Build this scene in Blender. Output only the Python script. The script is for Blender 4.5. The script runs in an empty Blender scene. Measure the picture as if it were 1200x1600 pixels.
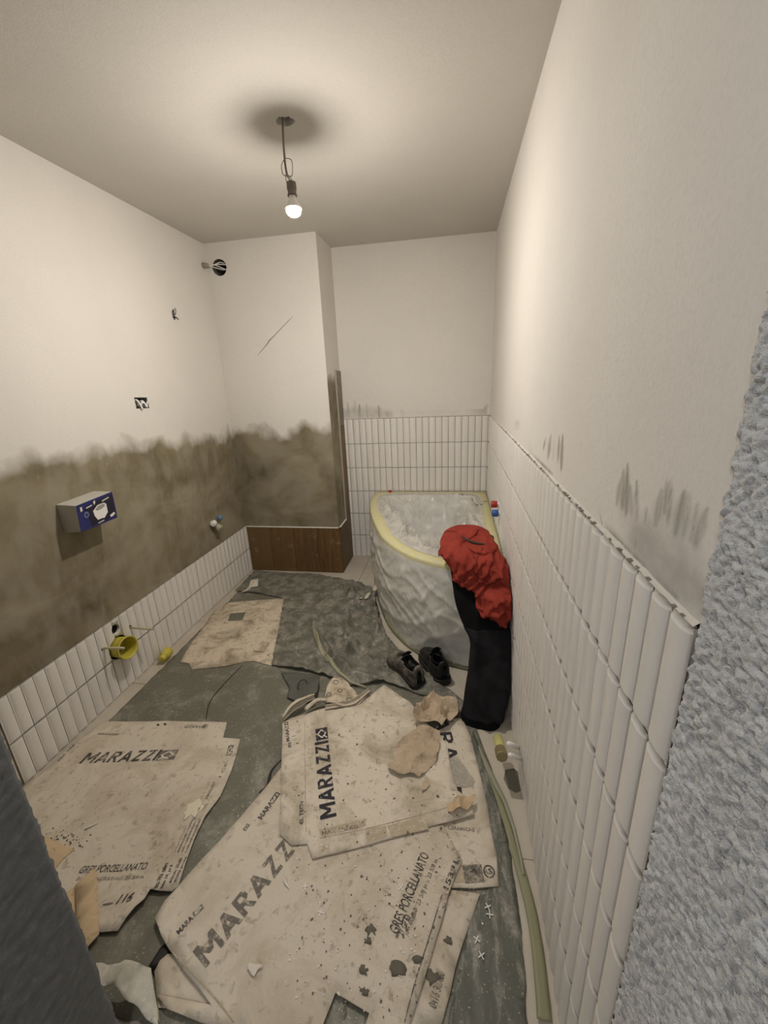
import bpy, bmesh, math, random
import numpy as np
from mathutils import Vector, Matrix, noise as N
from mathutils.geometry import delaunay_2d_cdt
random.seed(7)
S = bpy.context.scene
C = S.collection
# ------------------------------------------------------------------ camera
FPX, PITCH, YAW, ROLL = 642.68, .3056, -.1763, -.0444
CX, CZ, W, D, D1, WP, H, YR = 1.6942, 1.4856, 1.96, 3.334, 2.9845, .793, 2.4354, .4456
T, TT = .2015, .0515
cf = Vector((math.sin(YAW)*math.cos(PITCH), math.cos(YAW)*math.cos(PITCH), -math.sin(PITCH)))
cr = Vector((math.cos(YAW), -math.sin(YAW), 0)); cu = cr.cross(cf)
cr2 = cr*math.cos(ROLL)+cu*math.sin(ROLL); cu2 = cu*math.cos(ROLL)-cr*math.sin(ROLL)
CAM = Vector((CX, 0, CZ))
camd = bpy.data.cameras.new('camera'); cam = bpy.data.objects.new('camera', camd); C.objects.link(cam)
m3 = Matrix((cr2, cu2, -cf)).transposed(); cam.matrix_world = Matrix.Translation(CAM) @ m3.to_4x4()
camd.sensor_fit = 'VERTICAL'; camd.sensor_height = 24; camd.lens = 24*FPX/1600; camd.clip_start = .01
S.camera = cam
# ------------------------------------------------------------------ light and exposure
S.view_settings.view_transform = 'Standard'; S.view_settings.look = 'None'
S.view_settings.exposure = 0.0; S.view_settings.gamma = 1; S.view_settings.use_curve_mapping = False
BULB = 1740.0          # emission strength of the bulb's dome
wd = bpy.data.worlds.new('world'); S.world = wd; wd.use_nodes = True
wd.node_tree.nodes['Background'].inputs[0].default_value = (.8, .88, 1, 1)
wd.node_tree.nodes['Background'].inputs[1].default_value = .15
ld = bpy.data.lights.new('hallway_lamp', 'POINT'); ld.energy = 24; ld.shadow_soft_size = .12; ld.color = (.93, .96, 1)
lo = bpy.data.objects.new('hallway_lamp', ld); lo.location = (1.25, -.75, 2.2); C.objects.link(lo)

# ------------------------------------------------------------------ helpers
def at(x, y, ax, v):
    "pixel of the 1200x1600 photograph -> point on a plane of the room"
    d = cf*FPX + cr2*(x-600) - cu2*(y-800)
    return CAM + d*((v-CAM[ax])/d[ax])
def F(x, y, z=0.): p = at(x, y, 2, z); return (p.x, p.y)
def FP(pts, z=0.): return [F(x, y, z) for x, y in pts]
def tag(o, label=None, cat=None, group=None, kind=None):
    for k, v in (('label', label), ('category', cat), ('group', group), ('kind', kind)):
        if v: o[k] = v
    return o
def empty(name, loc=(0,0,0), label=None, cat=None, group=None):
    o = bpy.data.objects.new(name, None); o.location = loc; o.empty_display_size = .05; C.objects.link(o)
    return tag(o, label, cat, group)
def link(name, me, mat=None, parent=None, smooth=False):
    if mat is not None and not me.materials: me.materials.append(mat)
    if smooth: me.polygons.foreach_set('use_smooth', [True]*len(me.polygons))
    o = bpy.data.objects.new(name, me); C.objects.link(o)
    if parent is not None:
        o.parent = parent
        if parent.type == 'EMPTY': o.matrix_parent_inverse = Matrix.Translation(-parent.location)
    return o
def mesh(name, vs, fs, mat=None, parent=None, smooth=False):
    me = bpy.data.meshes.new(name); me.from_pydata([tuple(v) for v in vs], [], fs); me.update()
    return link(name, me, mat, parent, smooth)
class MB:
    def __init__(s): s.v=[]; s.f=[]
    def add(s, v, f):
        n=len(s.v); s.v += [tuple(p) for p in v]; s.f += [tuple(i+n for i in q) for q in f]; return s
    def box(s, a, b, M=None):
        x0,y0,z0=a; x1,y1,z1=b
        v=[Vector(p) for p in ((x0,y0,z0),(x1,y0,z0),(x1,y1,z0),(x0,y1,z0),(x0,y0,z1),(x1,y0,z1),(x1,y1,z1),(x0,y1,z1))]
        if M: v=[M@p for p in v]
        return s.add(v,[(0,3,2,1),(4,5,6,7),(0,1,5,4),(1,2,6,5),(2,3,7,6),(3,0,4,7)])
    def tube(s, pts, r, n=10, cap=True):
        pts=[Vector(p) for p in pts]; rs = r if isinstance(r,(list,tuple)) else [r]*len(pts)
        ref=None; vs=[]
        for i,p in enumerate(pts):
            d=(pts[min(i+1,len(pts)-1)]-pts[max(i-1,0)]).normalized()
            if ref is None: ref=Vector((0,0,1)) if abs(d.z)<.9 else Vector((1,0,0))
            a=(ref-d*ref.dot(d)).normalized(); b=d.cross(a); ref=a
            vs+=[p+(a*math.cos(2*math.pi*k/n)+b*math.sin(2*math.pi*k/n))*rs[i] for k in range(n)]
        fs=[(i*n+k,i*n+(k+1)%n,(i+1)*n+(k+1)%n,(i+1)*n+k) for i in range(len(pts)-1) for k in range(n)]
        if cap: fs+=[tuple(range(n-1,-1,-1)),tuple((len(pts)-1)*n+k for k in range(n))]
        return s.add(vs,fs)
    def loft(s, rings, cap=True, closed=True):
        n=len(rings[0]); vs=[p for r in rings for p in r]; m=n if closed else n-1
        fs=[(i*n+k,i*n+(k+1)%n,(i+1)*n+(k+1)%n,(i+1)*n+k) for i in range(len(rings)-1) for k in range(m)]
        if cap: fs+=[tuple(range(n-1,-1,-1)),tuple((len(rings)-1)*n+k for k in range(n))]
        return s.add(vs,fs)
    def build(s, name, mat, parent=None, smooth=False): return mesh(name, s.v, s.f, mat, parent, smooth)
def lathe(prof, n=24, M=Matrix()):
    "prof: (r,z) pairs, revolved about local z then moved by M"
    mb=MB(); rings=[[M@Vector((r*math.cos(2*math.pi*k/n), r*math.sin(2*math.pi*k/n), z)) for k in range(n)] for r,z in prof]
    return mb.loft(rings, cap=False)
def solid(o, t, off=-1):
    m=o.modifiers.new('thickness','SOLIDIFY'); m.thickness=t; m.offset=off; return o
def bev(o, w, n=2):
    m=o.modifiers.new('bevel','BEVEL'); m.width=w; m.segments=n; m.limit_method='ANGLE'; return o
def inside(p, poly):
    x,y=p; c=False; j=len(poly)-1
    for i in range(len(poly)):
        xi,yi=poly[i]; xj,yj=poly[j]
        if (yi>y)!=(yj>y) and x<(xj-xi)*(y-yi)/(yj-yi)+xi: c=not c
        j=i
    return c
def densify(poly, step, jit=0, seed=0):
    r=random.Random(seed); out=[]
    for i in range(len(poly)):
        a=Vector(poly[i]); b=Vector(poly[(i+1)%len(poly)]); d=b-a; n=max(1,int(d.length/step))
        nrm=Vector((-d.y,d.x)).normalized()
        for k in range(n):
            q=a+d*(k/n)
            if jit and k: q=q+nrm*(N.noise(Vector((q.x*23+seed,q.y*23,seed)))*jit*2+r.uniform(-1,1)*jit*.35)
            out.append((q.x,q.y))
    return out
def triang(poly, pts, holes=(), edge_step=None, jit=0, seed=0):
    es=edge_step or 1e9
    loops=[densify(poly,es,jit,seed)]+[list(h) for h in holes]
    vs=[];ed=[]
    for L in loops:
        n=len(vs); vs+=L; ed+=[(n+i,n+(i+1)%len(L)) for i in range(len(L))]
    o=loops[0]
    P=np.array(pts)
    if len(P):
        ok=np.zeros(len(P),bool); x,y=P[:,0],P[:,1]
        for li,L in enumerate(loops):
            c=np.zeros(len(P),bool); j=len(L)-1
            for i in range(len(L)):
                xi,yi=L[i]; xj,yj=L[j]
                if yi!=yj: c^=((yi>y)!=(yj>y))&(x<(xj-xi)*(y-yi)/(yj-yi)+xi)
                j=i
            ok = c if li==0 else ok&~c
        vs+=[tuple(p) for p in P[ok]]
    r=delaunay_2d_cdt([Vector(v) for v in vs], ed, [], 0, 1e-6)
    V=[(v.x,v.y) for v in r[0]]; Fc=[]
    for f in r[2]:
        c=(sum(V[i][0] for i in f)/len(f), sum(V[i][1] for i in f)/len(f))
        if inside(c,o) and not any(inside(c,h) for h in loops[1:]):
            a,b,d=[V[i] for i in f[:3]]
            if (b[0]-a[0])*(d[1]-a[1])-(b[1]-a[1])*(d[0]-a[0])<0: f=list(reversed(f))
            Fc.append(tuple(f))
    return V,Fc
def grid(x0,x1,y0,y1,st,jit=.25,seed=1):
    r=random.Random(seed); return [(x+r.uniform(-1,1)*st*jit,y+r.uniform(-1,1)*st*jit) for x in np.arange(x0+st/2,x1,st) for y in np.arange(y0+st/2,y1,st)]
def circle(cx,cy,r,n=24,ry=None,wob=0,seed=0):
    ry=ry or r
    return [(cx+r*(1+wob*N.noise(Vector((math.cos(a)*2+seed,math.sin(a)*2,0))))*math.cos(a), cy+ry*(1+wob*N.noise(Vector((math.cos(a)*2+seed,math.sin(a)*2,0))))*math.sin(a)) for a in [2*math.pi*k/n for k in range(n)]]
def sheet(name, outline, zf, st, mat, parent=None, thick=.003, holes=(), jit=0, seed=0, smooth=True):
    xs=[p[0] for p in outline]; ys=[p[1] for p in outline]
    V,Fc=triang(outline, grid(min(xs),max(xs),min(ys),max(ys),st,seed=seed), holes, st, jit, seed)
    o=mesh(name,[(x,y,zf(x,y)) for x,y in V],Fc,mat,parent,smooth)
    if thick: solid(o,thick)
    return o
def attr(o, name, vals):
    a=o.data.attributes.new(name,'FLOAT','POINT'); a.data.foreach_set('value',np.array(vals,dtype=np.float32))
def nz(x,y,z=0,s=1.): return N.noise(Vector((x*s,y*s,z)))
def seg_d(p,a,b):
    ax,ay=a;bx,by=b;dx,dy=bx-ax,by-ay;L=dx*dx+dy*dy
    t=0 if L==0 else max(0,min(1,((p[0]-ax)*dx+(p[1]-ay)*dy)/L))
    return math.hypot(p[0]-ax-dx*t,p[1]-ay-dy*t),t

# ------------------------------------------------------------------ materials
def mat(name, col, rough=.6, **kw):
    m=bpy.data.materials.new(name); m.use_nodes=True; b=m.node_tree.nodes['Principled BSDF']
    b.inputs['Base Color'].default_value=(*col,1); b.inputs['Roughness'].default_value=rough
    for k,v in kw.items(): b.inputs[k.replace('_',' ')].default_value=v
    return m
class G:
    def __init__(s,m): s.t=m.node_tree; s.b=s.t.nodes['Principled BSDF']; s.pos=None
    def n(s,ty,**kw):
        x=s.t.nodes.new(ty)
        for k,v in kw.items(): setattr(x,k,v)
        return x
    def l(s,a,b): s.t.links.new(a,b)
    def coord(s,scale=(1,1,1),rot=(0,0,0),obj=False):
        if obj: src=s.n('ShaderNodeTexCoord').outputs['Object']
        else: src=s.n('ShaderNodeNewGeometry').outputs['Position']
        mp=s.n('ShaderNodeMapping'); mp.inputs['Scale'].default_value=scale; mp.inputs['Rotation'].default_value=rot
        s.l(src,mp.inputs['Vector']); return mp.outputs[0]
    def noise(s,sc,det=4,rough=.6,vec=None,dist=0):
        x=s.n('ShaderNodeTexNoise'); x.inputs['Scale'].default_value=sc; x.inputs['Detail'].default_value=det
        x.inputs['Roughness'].default_value=rough; x.inputs['Distortion'].default_value=dist
        s.l(vec if vec is not None else s.coord(),x.inputs['Vector']); return x.outputs['Fac']
    def ramp(s,fac,stops):
        r=s.n('ShaderNodeValToRGB'); s.l(fac,r.inputs[0]); e=r.color_ramp.elements
        while len(e)<len(stops): e.new(.5)
        for el,(p,c) in zip(e,stops):
            el.position=p; el.color=(*c,1) if isinstance(c,(tuple,list)) else (c,c,c,1)
        return r.outputs[0]
    def mix(s,fac,a,b):
        x=s.n('ShaderNodeMix',data_type='RGBA')
        if isinstance(fac,float): x.inputs[0].default_value=fac
        else: s.l(fac,x.inputs[0])
        for i,c in ((6,a),(7,b)):
            if isinstance(c,(tuple,list)): x.inputs[i].default_value=(*c,1)
            else: s.l(c,x.inputs[i])
        return x.outputs[2]
    def math(s,op,a,b=0.):
        x=s.n('ShaderNodeMath',operation=op)
        for i,c in enumerate((a,b)):
            if isinstance(c,(int,float)): x.inputs[i].default_value=c
            else: s.l(c,x.inputs[i])
        return x.outputs[0]
    def col(s,c): s.l(c,s.b.inputs['Base Color'])
    def bump(s,h,strength=.3,dist=.01):
        x=s.n('ShaderNodeBump'); x.inputs['Strength'].default_value=strength; x.inputs['Distance'].default_value=dist
        s.l(h,x.inputs['Height']); s.l(x.outputs[0],s.b.inputs['Normal'])
    def at(s,name): return s.n('ShaderNodeAttribute',attribute_name=name).outputs['Fac']

WHITE=(.76,.72,.665)
def wall_mat(name, cement=False, marks=False, base=WHITE):
    m=mat(name,base,.85); g=G(m)
    c=g.mix(g.ramp(g.noise(1.7,5),[(.35,0.),(.7,1.)]),base,tuple(v*.93 for v in base))
    c=g.mix(g.ramp(g.noise(160,2),[(.45,0.),(.75,1.)]),c,tuple(v*.9 for v in base))
    if cement:
        sd=g.at('cement')
        n1=g.math('MULTIPLY',g.math('SUBTRACT',g.noise(6,3,.5,g.coord((1,1,.8)),.3),.5),.22)
        n2=g.math('MULTIPLY',g.math('SUBTRACT',g.noise(26,4,.6,g.coord((1,1,.8))),.5),.03)
        s2=g.math('ADD',g.math('ADD',sd,n1),n2)
        hard=g.ramp(g.math('ADD',g.math('MULTIPLY',s2,5.),.5),[(.22,0.),(.42,.45),(.66,1.)])
        b1=g.noise(2.6,4,.5,g.coord((1,.8,1.3),(.6,.3,0)),.6)
        b2=g.noise(7,3,.5,g.coord((1,2.0,.9),(.9,.2,.3)),.5)
        cc=g.ramp(b1,[(.30,(.12,.092,.048)),(.5,(.22,.182,.112)),(.68,(.33,.29,.20))])
        cc=g.mix(g.ramp(b2,[(.40,0.),(.7,.5)]),cc,(.33,.30,.235))
        cc=g.mix(g.ramp(g.noise(60,3,.6,g.coord((1,.4,1.5),(.7,0,0))),[(.6,0.),(.78,.35)]),cc,(.15,.125,.085))
        c=g.mix(hard,c,cc)
        fl=g.ramp(g.noise(45,3,.5,g.coord((1,1,.5))),[(.70,0.),(.74,.6)])
        band=g.ramp(g.math('ADD',g.math('MULTIPLY',sd,4.),.5),[(.35,0.),(.5,1.),(.85,0.)])
        c=g.mix(g.math('MULTIPLY',fl,band),c,(.62,.6,.56))
    if marks:
        a=g.at('marks'); nn=g.noise(70,4,.7,g.coord((1,1,.12)))
        f=g.math('MULTIPLY',a,g.ramp(nn,[(.30,.35),(.62,1.)]))
        c=g.mix(f,c,(.24,.22,.175))
        a2=g.at('patch'); f2=g.math('MULTIPLY',a2,g.ramp(g.noise(18,4),[(.3,.45),(.6,.85)])); c=g.mix(f2,c,(.38,.355,.32))
    g.col(c)
    g.bump(g.math('ADD',g.noise(220,2,.5),g.math('MULTIPLY',g.noise(14,4),2.)),.18,.003)
    return m
M_WHITE=wall_mat('white_plaster'); M_CEM=wall_mat('cement_and_white_plaster',True); M_MARK=wall_mat('marked_white_plaster',marks=True)
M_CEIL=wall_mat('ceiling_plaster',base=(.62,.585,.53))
def tile_mat():
    m=mat('white_glazed_tile',(.66,.62,.57),.32); g=G(m)
    oi=g.n('ShaderNodeObjectInfo').outputs['Random']
    c=g.mix(oi,(.82,.785,.74),(.78,.745,.70))
    c=g.mix(g.ramp(g.noise(26,5,.7),[(.5,0.),(.8,.35)]),c,(.70,.66,.60)); g.col(c)
    g.l(g.ramp(g.noise(30,3),[(.3,.28),(.7,.55)]),g.b.inputs['Roughness']); return m
M_TILE=tile_mat()
M_GROUT=mat('grey_tile_adhesive',(.075,.065,.05),.95)
def wood_mat():
    m=mat('wood_look_tile',(.1,.05,.025),.5); g=G(m)
    oi=g.n('ShaderNodeObjectInfo').outputs['Random']
    v=g.coord((9,9,.8)); n1=g.noise(3.5,6,.65,v,1.3)
    c=g.ramp(n1,[(.28,(.065,.033,.010)),(.5,(.12,.062,.019)),(.72,(.19,.112,.042))])
    c=g.mix(g.math('MULTIPLY',oi,.85),c,(.16,.095,.035))
    c=g.mix(g.ramp(g.noise(14,4),[(.62,0.),(.8,.4)]),c,(0.450,0.390,0.300)); g.col(c); g.bump(n1,.2,.002); return m
M_WOOD=wood_mat()
def dusty(name, base, dust, lo=.5, hi=.72, amt=.8, rough=.7, sc=9, sc2=60, spec=.5, dark=None, streak=(1,1,1)):
    m=mat(name,base,rough); g=G(m); g.b.inputs['Specular IOR Level'].default_value=spec
    n1=g.noise(sc,6,.65,g.coord(streak),.35); n2=g.noise(sc2,4,.7)
    f=g.math('MULTIPLY',g.ramp(n1,[(lo,0.),(hi,1.)]),g.ramp(n2,[(.35,.25),(.65,1.)]))
    f=g.math('MULTIPLY',f,amt); c=g.mix(f,base,dust)
    sp=g.ramp(g.noise(150,2,.5),[(.66,0.),(.70,.6)]); c=g.mix(sp,c,dust)
    if dark:
        c=g.mix(g.ramp(g.noise(4.5,5,.6,None,.6),[(.5,0.),(.78,.75)]),c,dark)
    g.col(c); g.bump(g.math('ADD',n1,g.math('MULTIPLY',n2,.4)),.25,.004); return m
M_TARP=dusty('green_grey_sheeting',(.155,.148,.112),(0.567,0.540,0.459),.48,.80,.75,.5,6,45,.4)
M_TARP2=dusty('dust_caked_sheeting',(.125,.120,.094),(.56,.52,.44),.42,.66,.6,.6,13,55,.4)
M_TARP3=dusty('walked_on_sheeting',(0.111,0.112,0.091),(0.572,0.533,0.455),.50,.70,.85,.45,10,70,.4,streak=(2.4,.7,1))
M_CLOTH=dusty('pale_dusty_cloth',(.50,.47,.40),(.72,.69,.60),.4,.6,.8,.9,9,60,.2,dark=(.16,.15,.11))
def card_mat(name, base, stain, amt=.6, sc=5):
    m=mat(name,base,.9); g=G(m); g.b.inputs['Specular IOR Level'].default_value=.2
    n1=g.noise(sc,6,.65,None,.8)
    c=g.mix(g.math('MULTIPLY',g.ramp(n1,[(.45,0.),(.72,1.)]),amt),base,stain)
    c=g.mix(g.ramp(g.noise(38,4,.6,None,.5),[(.57,0.),(.68,.55)]),c,tuple(v*.65 for v in stain))
    c=g.mix(g.ramp(g.noise(120,3,.6),[(.60,0.),(.68,.5)]),c,(.54,.49,.41))
    g.col(c); g.bump(g.math('ADD',g.noise(30,4),g.noise(6,3)),.35,.004); return m
M_CARD=card_mat('pale_cardboard',(0.67,0.595,0.49),(0.42,0.34,0.235),.8)
M_CARD2=card_mat('dirty_cardboard',(0.72,0.64,0.53),(0.36,0.295,0.20),.9)
M_CARDA=card_mat('muddy_cardboard',(0.644,0.546,0.420),(0.182,0.140,0.084),.95,7)
M_CARDEDGE=card_mat('torn_cardboard',(0.634,0.560,0.446),(0.405,0.338,0.243),.4)
M_BROWN=card_mat('brown_cardboard',(0.608,0.452,0.284),(0.486,0.351,0.216),.3)
M_KRAFT=card_mat('kraft_paper',(0.551,0.435,0.312),(0.392,0.297,0.203),.6,9)
def ink_mat(name,base,under,lo=.52):
    m=mat(name,base,.9); g=G(m); c=g.mix(g.ramp(g.noise(55,5,.7),[(lo,0.),(lo+.12,.8)]),base,under); g.col(c); return m
M_INK=ink_mat('worn_printing_ink',(.07,.062,.055),(0.532,0.462,0.378))
M_INK2=ink_mat('faded_printing_ink',(.17,.15,.125),(0.532,0.462,0.371),.5)
M_INKD=ink_mat('dark_printing_ink',(.035,.032,.04),(0.450,0.390,0.300),.60)
M_TAN=ink_mat('pale_brown_print',(0.462,0.385,0.273),(0.630,0.546,0.434),.5)
M_PALE=mat('pale_print',(.74,.68,.59),.9)
def floor_mat():
    m=mat('beige_porcelain_floor',(.30,.265,.215),.45); g=G(m)
    c=g.mix(g.ramp(g.noise(4,6,.65),[(.35,0.),(.7,1.)]),(0.567,0.506,0.419),(0.446,0.392,0.317))
    c=g.mix(g.ramp(g.noise(40,4,.7),[(.55,0.),(.75,.5)]),c,(.50,.465,.40)); g.col(c); return m
M_FLOOR=floor_mat()
def rough_mat():
    m=mat('raw_rough_render',(.19,.20,.215),.95); g=G(m)
    c=g.mix(g.ramp(g.noise(5,6,.7),[(.35,0.),(.7,1.)]),(.70,.715,.73),(.60,.59,.575))
    c=g.mix(g.ramp(g.noise(55,4,.7),[(.55,0.),(.72,.8)]),c,(.22,.225,.25)); g.col(c)
    g.bump(g.noise(150,4,.7),1.,.006); return m
M_ROUGH=rough_mat()
def rough2():  # the rough render again, darkened: the left reveal's shade is in its colour
    m=mat('shaded_rough_render',(.04,.044,.05),.95); g=G(m)
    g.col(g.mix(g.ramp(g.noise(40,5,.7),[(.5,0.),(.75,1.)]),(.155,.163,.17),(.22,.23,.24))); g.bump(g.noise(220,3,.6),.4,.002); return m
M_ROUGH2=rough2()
M_DARK=mat('hole_dark',(.012,.01,.009),.95)
M_HOLEB=mat('red_brown_hole',(.045,.022,.018),.9)
M_WPLAST=mat('white_plastic',(.82,.80,.76),.4)
M_CREAM=mat('cream_plastic',(.50,.45,.27),.45)
M_YELL=mat('yellow_plastic',(.58,.50,.07),.4)
M_GREY=mat('grey_plastic',(.2,.19,.17),.5)
M_BLUE=mat('blue_plastic',(.02,.09,.32),.4)
M_RED=mat('red_plastic',(.36,.02,.015),.4)
M_METAL=mat('dull_metal',(.4,.38,.35),.35,Metallic=.9)
M_CORD=mat('grey_cord',(.22,.19,.16),.6)
def fab(name,a,b,sc=300,rough=.95):
    m=mat(name,a,rough); g=G(m); g.b.inputs['Specular IOR Level'].default_value=.15
    g.col(g.mix(g.ramp(g.noise(12,5),[(.4,0.),(.7,1.)]),a,b)); g.bump(g.math('ADD',g.noise(sc,2),g.math('MULTIPLY',g.noise(22,4,.6,None,1.),3.)),.35,.004); return m
M_REDC=fab('red_cotton',(.30,.045,.030),(.21,.028,.020))
M_BLK=fab('black_fabric',(.005,.005,.0055),(.008,.008,.009))
M_CHAR=fab('charcoal_fabric',(.013,.013,.015),(.019,.019,.021))
M_LEATH=mat('black_leather',(.012,.011,.011),.45)
M_LEATHD=dusty('dusty_black_leather',(.03,.028,.024),(.34,.30,.24),.35,.6,.85,.6,16,80,.4)
M_RUB=mat('black_rubber',(.014,.013,.013),.7)
M_ACR=mat('white_acrylic',(.78,.77,.74),.25)
def film(name, tint, alpha, rough, bumpn, streak, fx=.3, bs=.6):
    m=bpy.data.materials.new(name); m.use_nodes=True; g=G(m); g.b.inputs['Roughness'].default_value=rough
    g.b.inputs['Base Color'].default_value=(*tint,1)
    w=g.noise(bumpn,5,.6,g.coord(streak),2.2)
    g.bump(w,bs,.02)
    fac=g.ramp(w,[(.35,max(0.,alpha-fx)),(.65,min(1.,alpha+fx))])
    tr=g.n('ShaderNodeBsdfTransparent'); mx=g.n('ShaderNodeMixShader'); out=g.t.nodes['Material Output']
    g.l(fac,mx.inputs[0]); g.l(tr.outputs[0],mx.inputs[1]); g.l(g.b.outputs[0],mx.inputs[2]); g.l(mx.outputs[0],out.inputs['Surface']); return m
M_FILM=film('milky_plastic_film',(.80,.78,.72),.92,.24,4,(1,1,.8),.15,.25)
M_FILM2=film('clear_crumpled_film',(.74,.71,.65),.50,.08,5,(1,1,1),.14,.3)
def tape_mat():
    m=mat('yellow_masking_tape',(.56,.50,.23),.6); g=G(m)
    g.col(g.mix(g.ramp(g.noise(30,4),[(.35,0.),(.7,1.)]),(.62,.56,.26),(.55,.53,.38))); return m
M_TAPE=tape_mat()
M_TAPEG=mat('yellow_green_film_edge',(.25,.245,.14),.5)
def emis(name,col,st):
    m=bpy.data.materials.new(name); m.use_nodes=True; b=m.node_tree.nodes['Principled BSDF']
    b.inputs['Base Color'].default_value=(.8,.8,.8,1); b.inputs['Emission Color'].default_value=(*col,1); b.inputs['Emission Strength'].default_value=st; return m
M_BULB=emis('lit_bulb_dome',(1,.94,.85),BULB)

# ------------------------------------------------------------------ structure
def struct(o): o['kind']='structure'; return o
def wallgrid(a0,a1,b0,b1,coarse,fine,fa0,fa1,fb0,fb1):
    def ax(lo,hi,f0,f1):
        v=[];x=lo+coarse/2
        while x<hi:
            v.append(x); x+= fine if f0<=x<=f1 else coarse
        return v
    return [(a,b) for a in ax(a0,a1,fa0,fa1) for b in ax(b0,b1,fb0,fb1)]
def wall(name, outline, pts, holes, mapf, m, depth, flip=False):
    V,Fc=triang(outline,pts,holes)
    if flip: Fc=[tuple(reversed(f)) for f in Fc]
    o=mesh(name,[mapf(a,b) for a,b in V],Fc,m); struct(o); solid(o,depth); return o,V
XL,XR,YB=-.006,W+.006,D+.006      # plaster planes (tiles stand a little proud)
E=.12
# floor: slab and large porcelain tiles
fl=struct(MB().box((-E,-2.0,-.1),(2.9,D+E,-.012)).build('floor',M_GROUT))
xs=[-.006,.36,.96,1.56,XR]; ys=[-2,-1.4,-.8,-.2,.39,.98,1.58,2.18,2.78,YB]
for i in range(4):
    for j in range(9):
        if xs[i]>=0 or 1:
            t=MB().box((xs[i]+.001,ys[j]+.001,-.012),(xs[i+1]-.001,ys[j+1]-.001,0)).build('floor_tile',M_FLOOR,fl); bev(t,.0008,1)
# ceiling with the hook hole
hk=at(446,190,2,H); HX,HY=hk.x,hk.y
hole=circle(HX,HY,.036,20,.030,.3)
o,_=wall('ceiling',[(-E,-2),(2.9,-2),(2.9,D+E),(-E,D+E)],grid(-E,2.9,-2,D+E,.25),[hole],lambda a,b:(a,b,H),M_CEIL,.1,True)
MB().add([(HX+.05*math.cos(k*math.pi/8),HY+.05*math.sin(k*math.pi/8),H+.05) for k in range(16)],[tuple(range(16))]).build('hole_back',M_HOLEB,o)
lathe([(.05,-.0),(.05,.05)],20,Matrix.Translation((HX,HY,H))).build('hole_lining',M_HOLEB,o)
# left wall
def thrL(y):
    P=[(.4,-.3),(.984,-.3),(.988,1.22),(1.0,1.22),(1.27,1.235),(1.6,1.225),(2.1,1.185),(2.35,1.17),(2.6,1.15),(2.8,1.13),(3.0,1.17)]
    return float(np.interp(y,*zip(*P)))
ob=[(at(x,y,0,0).y,at(x,y,0,0).z) for x,y in ((212,622),(235,622),(236,637),(213,637))]
oy0,oy1=2.045,2.145; oz0,oz1=1.405,1.46
outhole=[(oy0,oz0),(oy1,oz0-.003),(oy1-.004,oz1),(oy0,oz1+.004)]
wy,wz=2.52,1.946
wirehole=circle(wy,wz-.012,.014,12,.03,.5)
BY,BZ,BR=1.555,.245,.062
bighole=circle(BY,BZ,BR+.006,24,None,.15); p=at(179,983,0,0); brownhole=circle(p.y,p.z,.026,18,.030,.2,3)
LO=[(-2.0+.0,0),(D1,0),(D1,H),(-2.0,H)]
o,V=wall('wall_left',[(YR,-.01),(D1+.1,-.01),(D1+.1,H+.02),(YR,H+.02)],wallgrid(YR,D1,0,H,.09,.03,.5,3,.95,1.4)+[(a,b) for a in (.983,.989) for b in np.arange(.02,1.3,.03)],[outhole,wirehole,bighole,brownhole],lambda a,b:(XL,a,b),M_CEM,.1)
attr(o,'cement',[thrL(a)-b for a,b in V]); WL=o
def recess(name,loop,depth,m,par,axis,plane):
    "a lined pocket behind a hole; axis 0: into -x, 1: into +y"
    mk=(lambda a,b,d:(plane-d,a,b)) if axis==0 else (lambda a,b,d:(a,plane+d,b))
    n=len(loop); vs=[mk(a,b,0.) for a,b in loop]+[mk(a,b,depth) for a,b in loop]
    fs=[(k,(k+1)%n,n+(k+1)%n,n+k) for k in range(n)]+[tuple(range(n,2*n))]
    return mesh(name,vs,fs,m,par)
recess('outlet_recess',outhole,.06,M_DARK if 0 else mat('grey_box_inside',(.10,.09,.075),.8),WL,0,XL)
recess('wire_recess',wirehole,.04,M_DARK,WL,0,XL)
recess('drain_recess',bighole,.07,M_DARK,WL,0,XL)
recess('drill_recess',brownhole,.06,mat('brown_hole',(.05,.03,.015),.9),WL,0,XL)
# boxed-in shaft (pilaster) in the far left corner
vp=at(343,418,1,D1); venthole=circle(vp.x,vp.z,.052,26)
def thrP(x): return float(np.interp(x,[0,.09,.2,.4,.55,.8],[1.16,1.185,1.17,1.125,1.17,1.185]))
o,V=wall('wall_shaft',[(-.05,-.01),(WP-.001,-.01),(WP-.001,H+.02),(-.05,H+.02)],wallgrid(0,WP,0,H,.09,.03,0,.8,.95,1.4),[venthole],lambda a,b:(a,D1,b),M_CEM,.05,False)
attr(o,'cement',[thrP(a)-b for a,b in V]); WS=o
recess('vent_recess',venthole,.2,mat('vent_pipe_inside',(.10,.095,.08),.6),WS,1,D1)
V,Fc=triang([(D1+.002,-.01),(D+.1,-.01),(D+.1,H+.02),(D1+.002,H+.02)],wallgrid(D1+.01,D+.1,0,H,.09,.04,D1,D+.1,.9,1.8))
so=mesh('shaft_side',[(WP,a,b) for a,b in V],Fc,M_CEM,WS); solid(so,.03)
attr(so,'cement',[(1.50+.2*(0 if a<3.1 else 0))-b for a,b in V])
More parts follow.
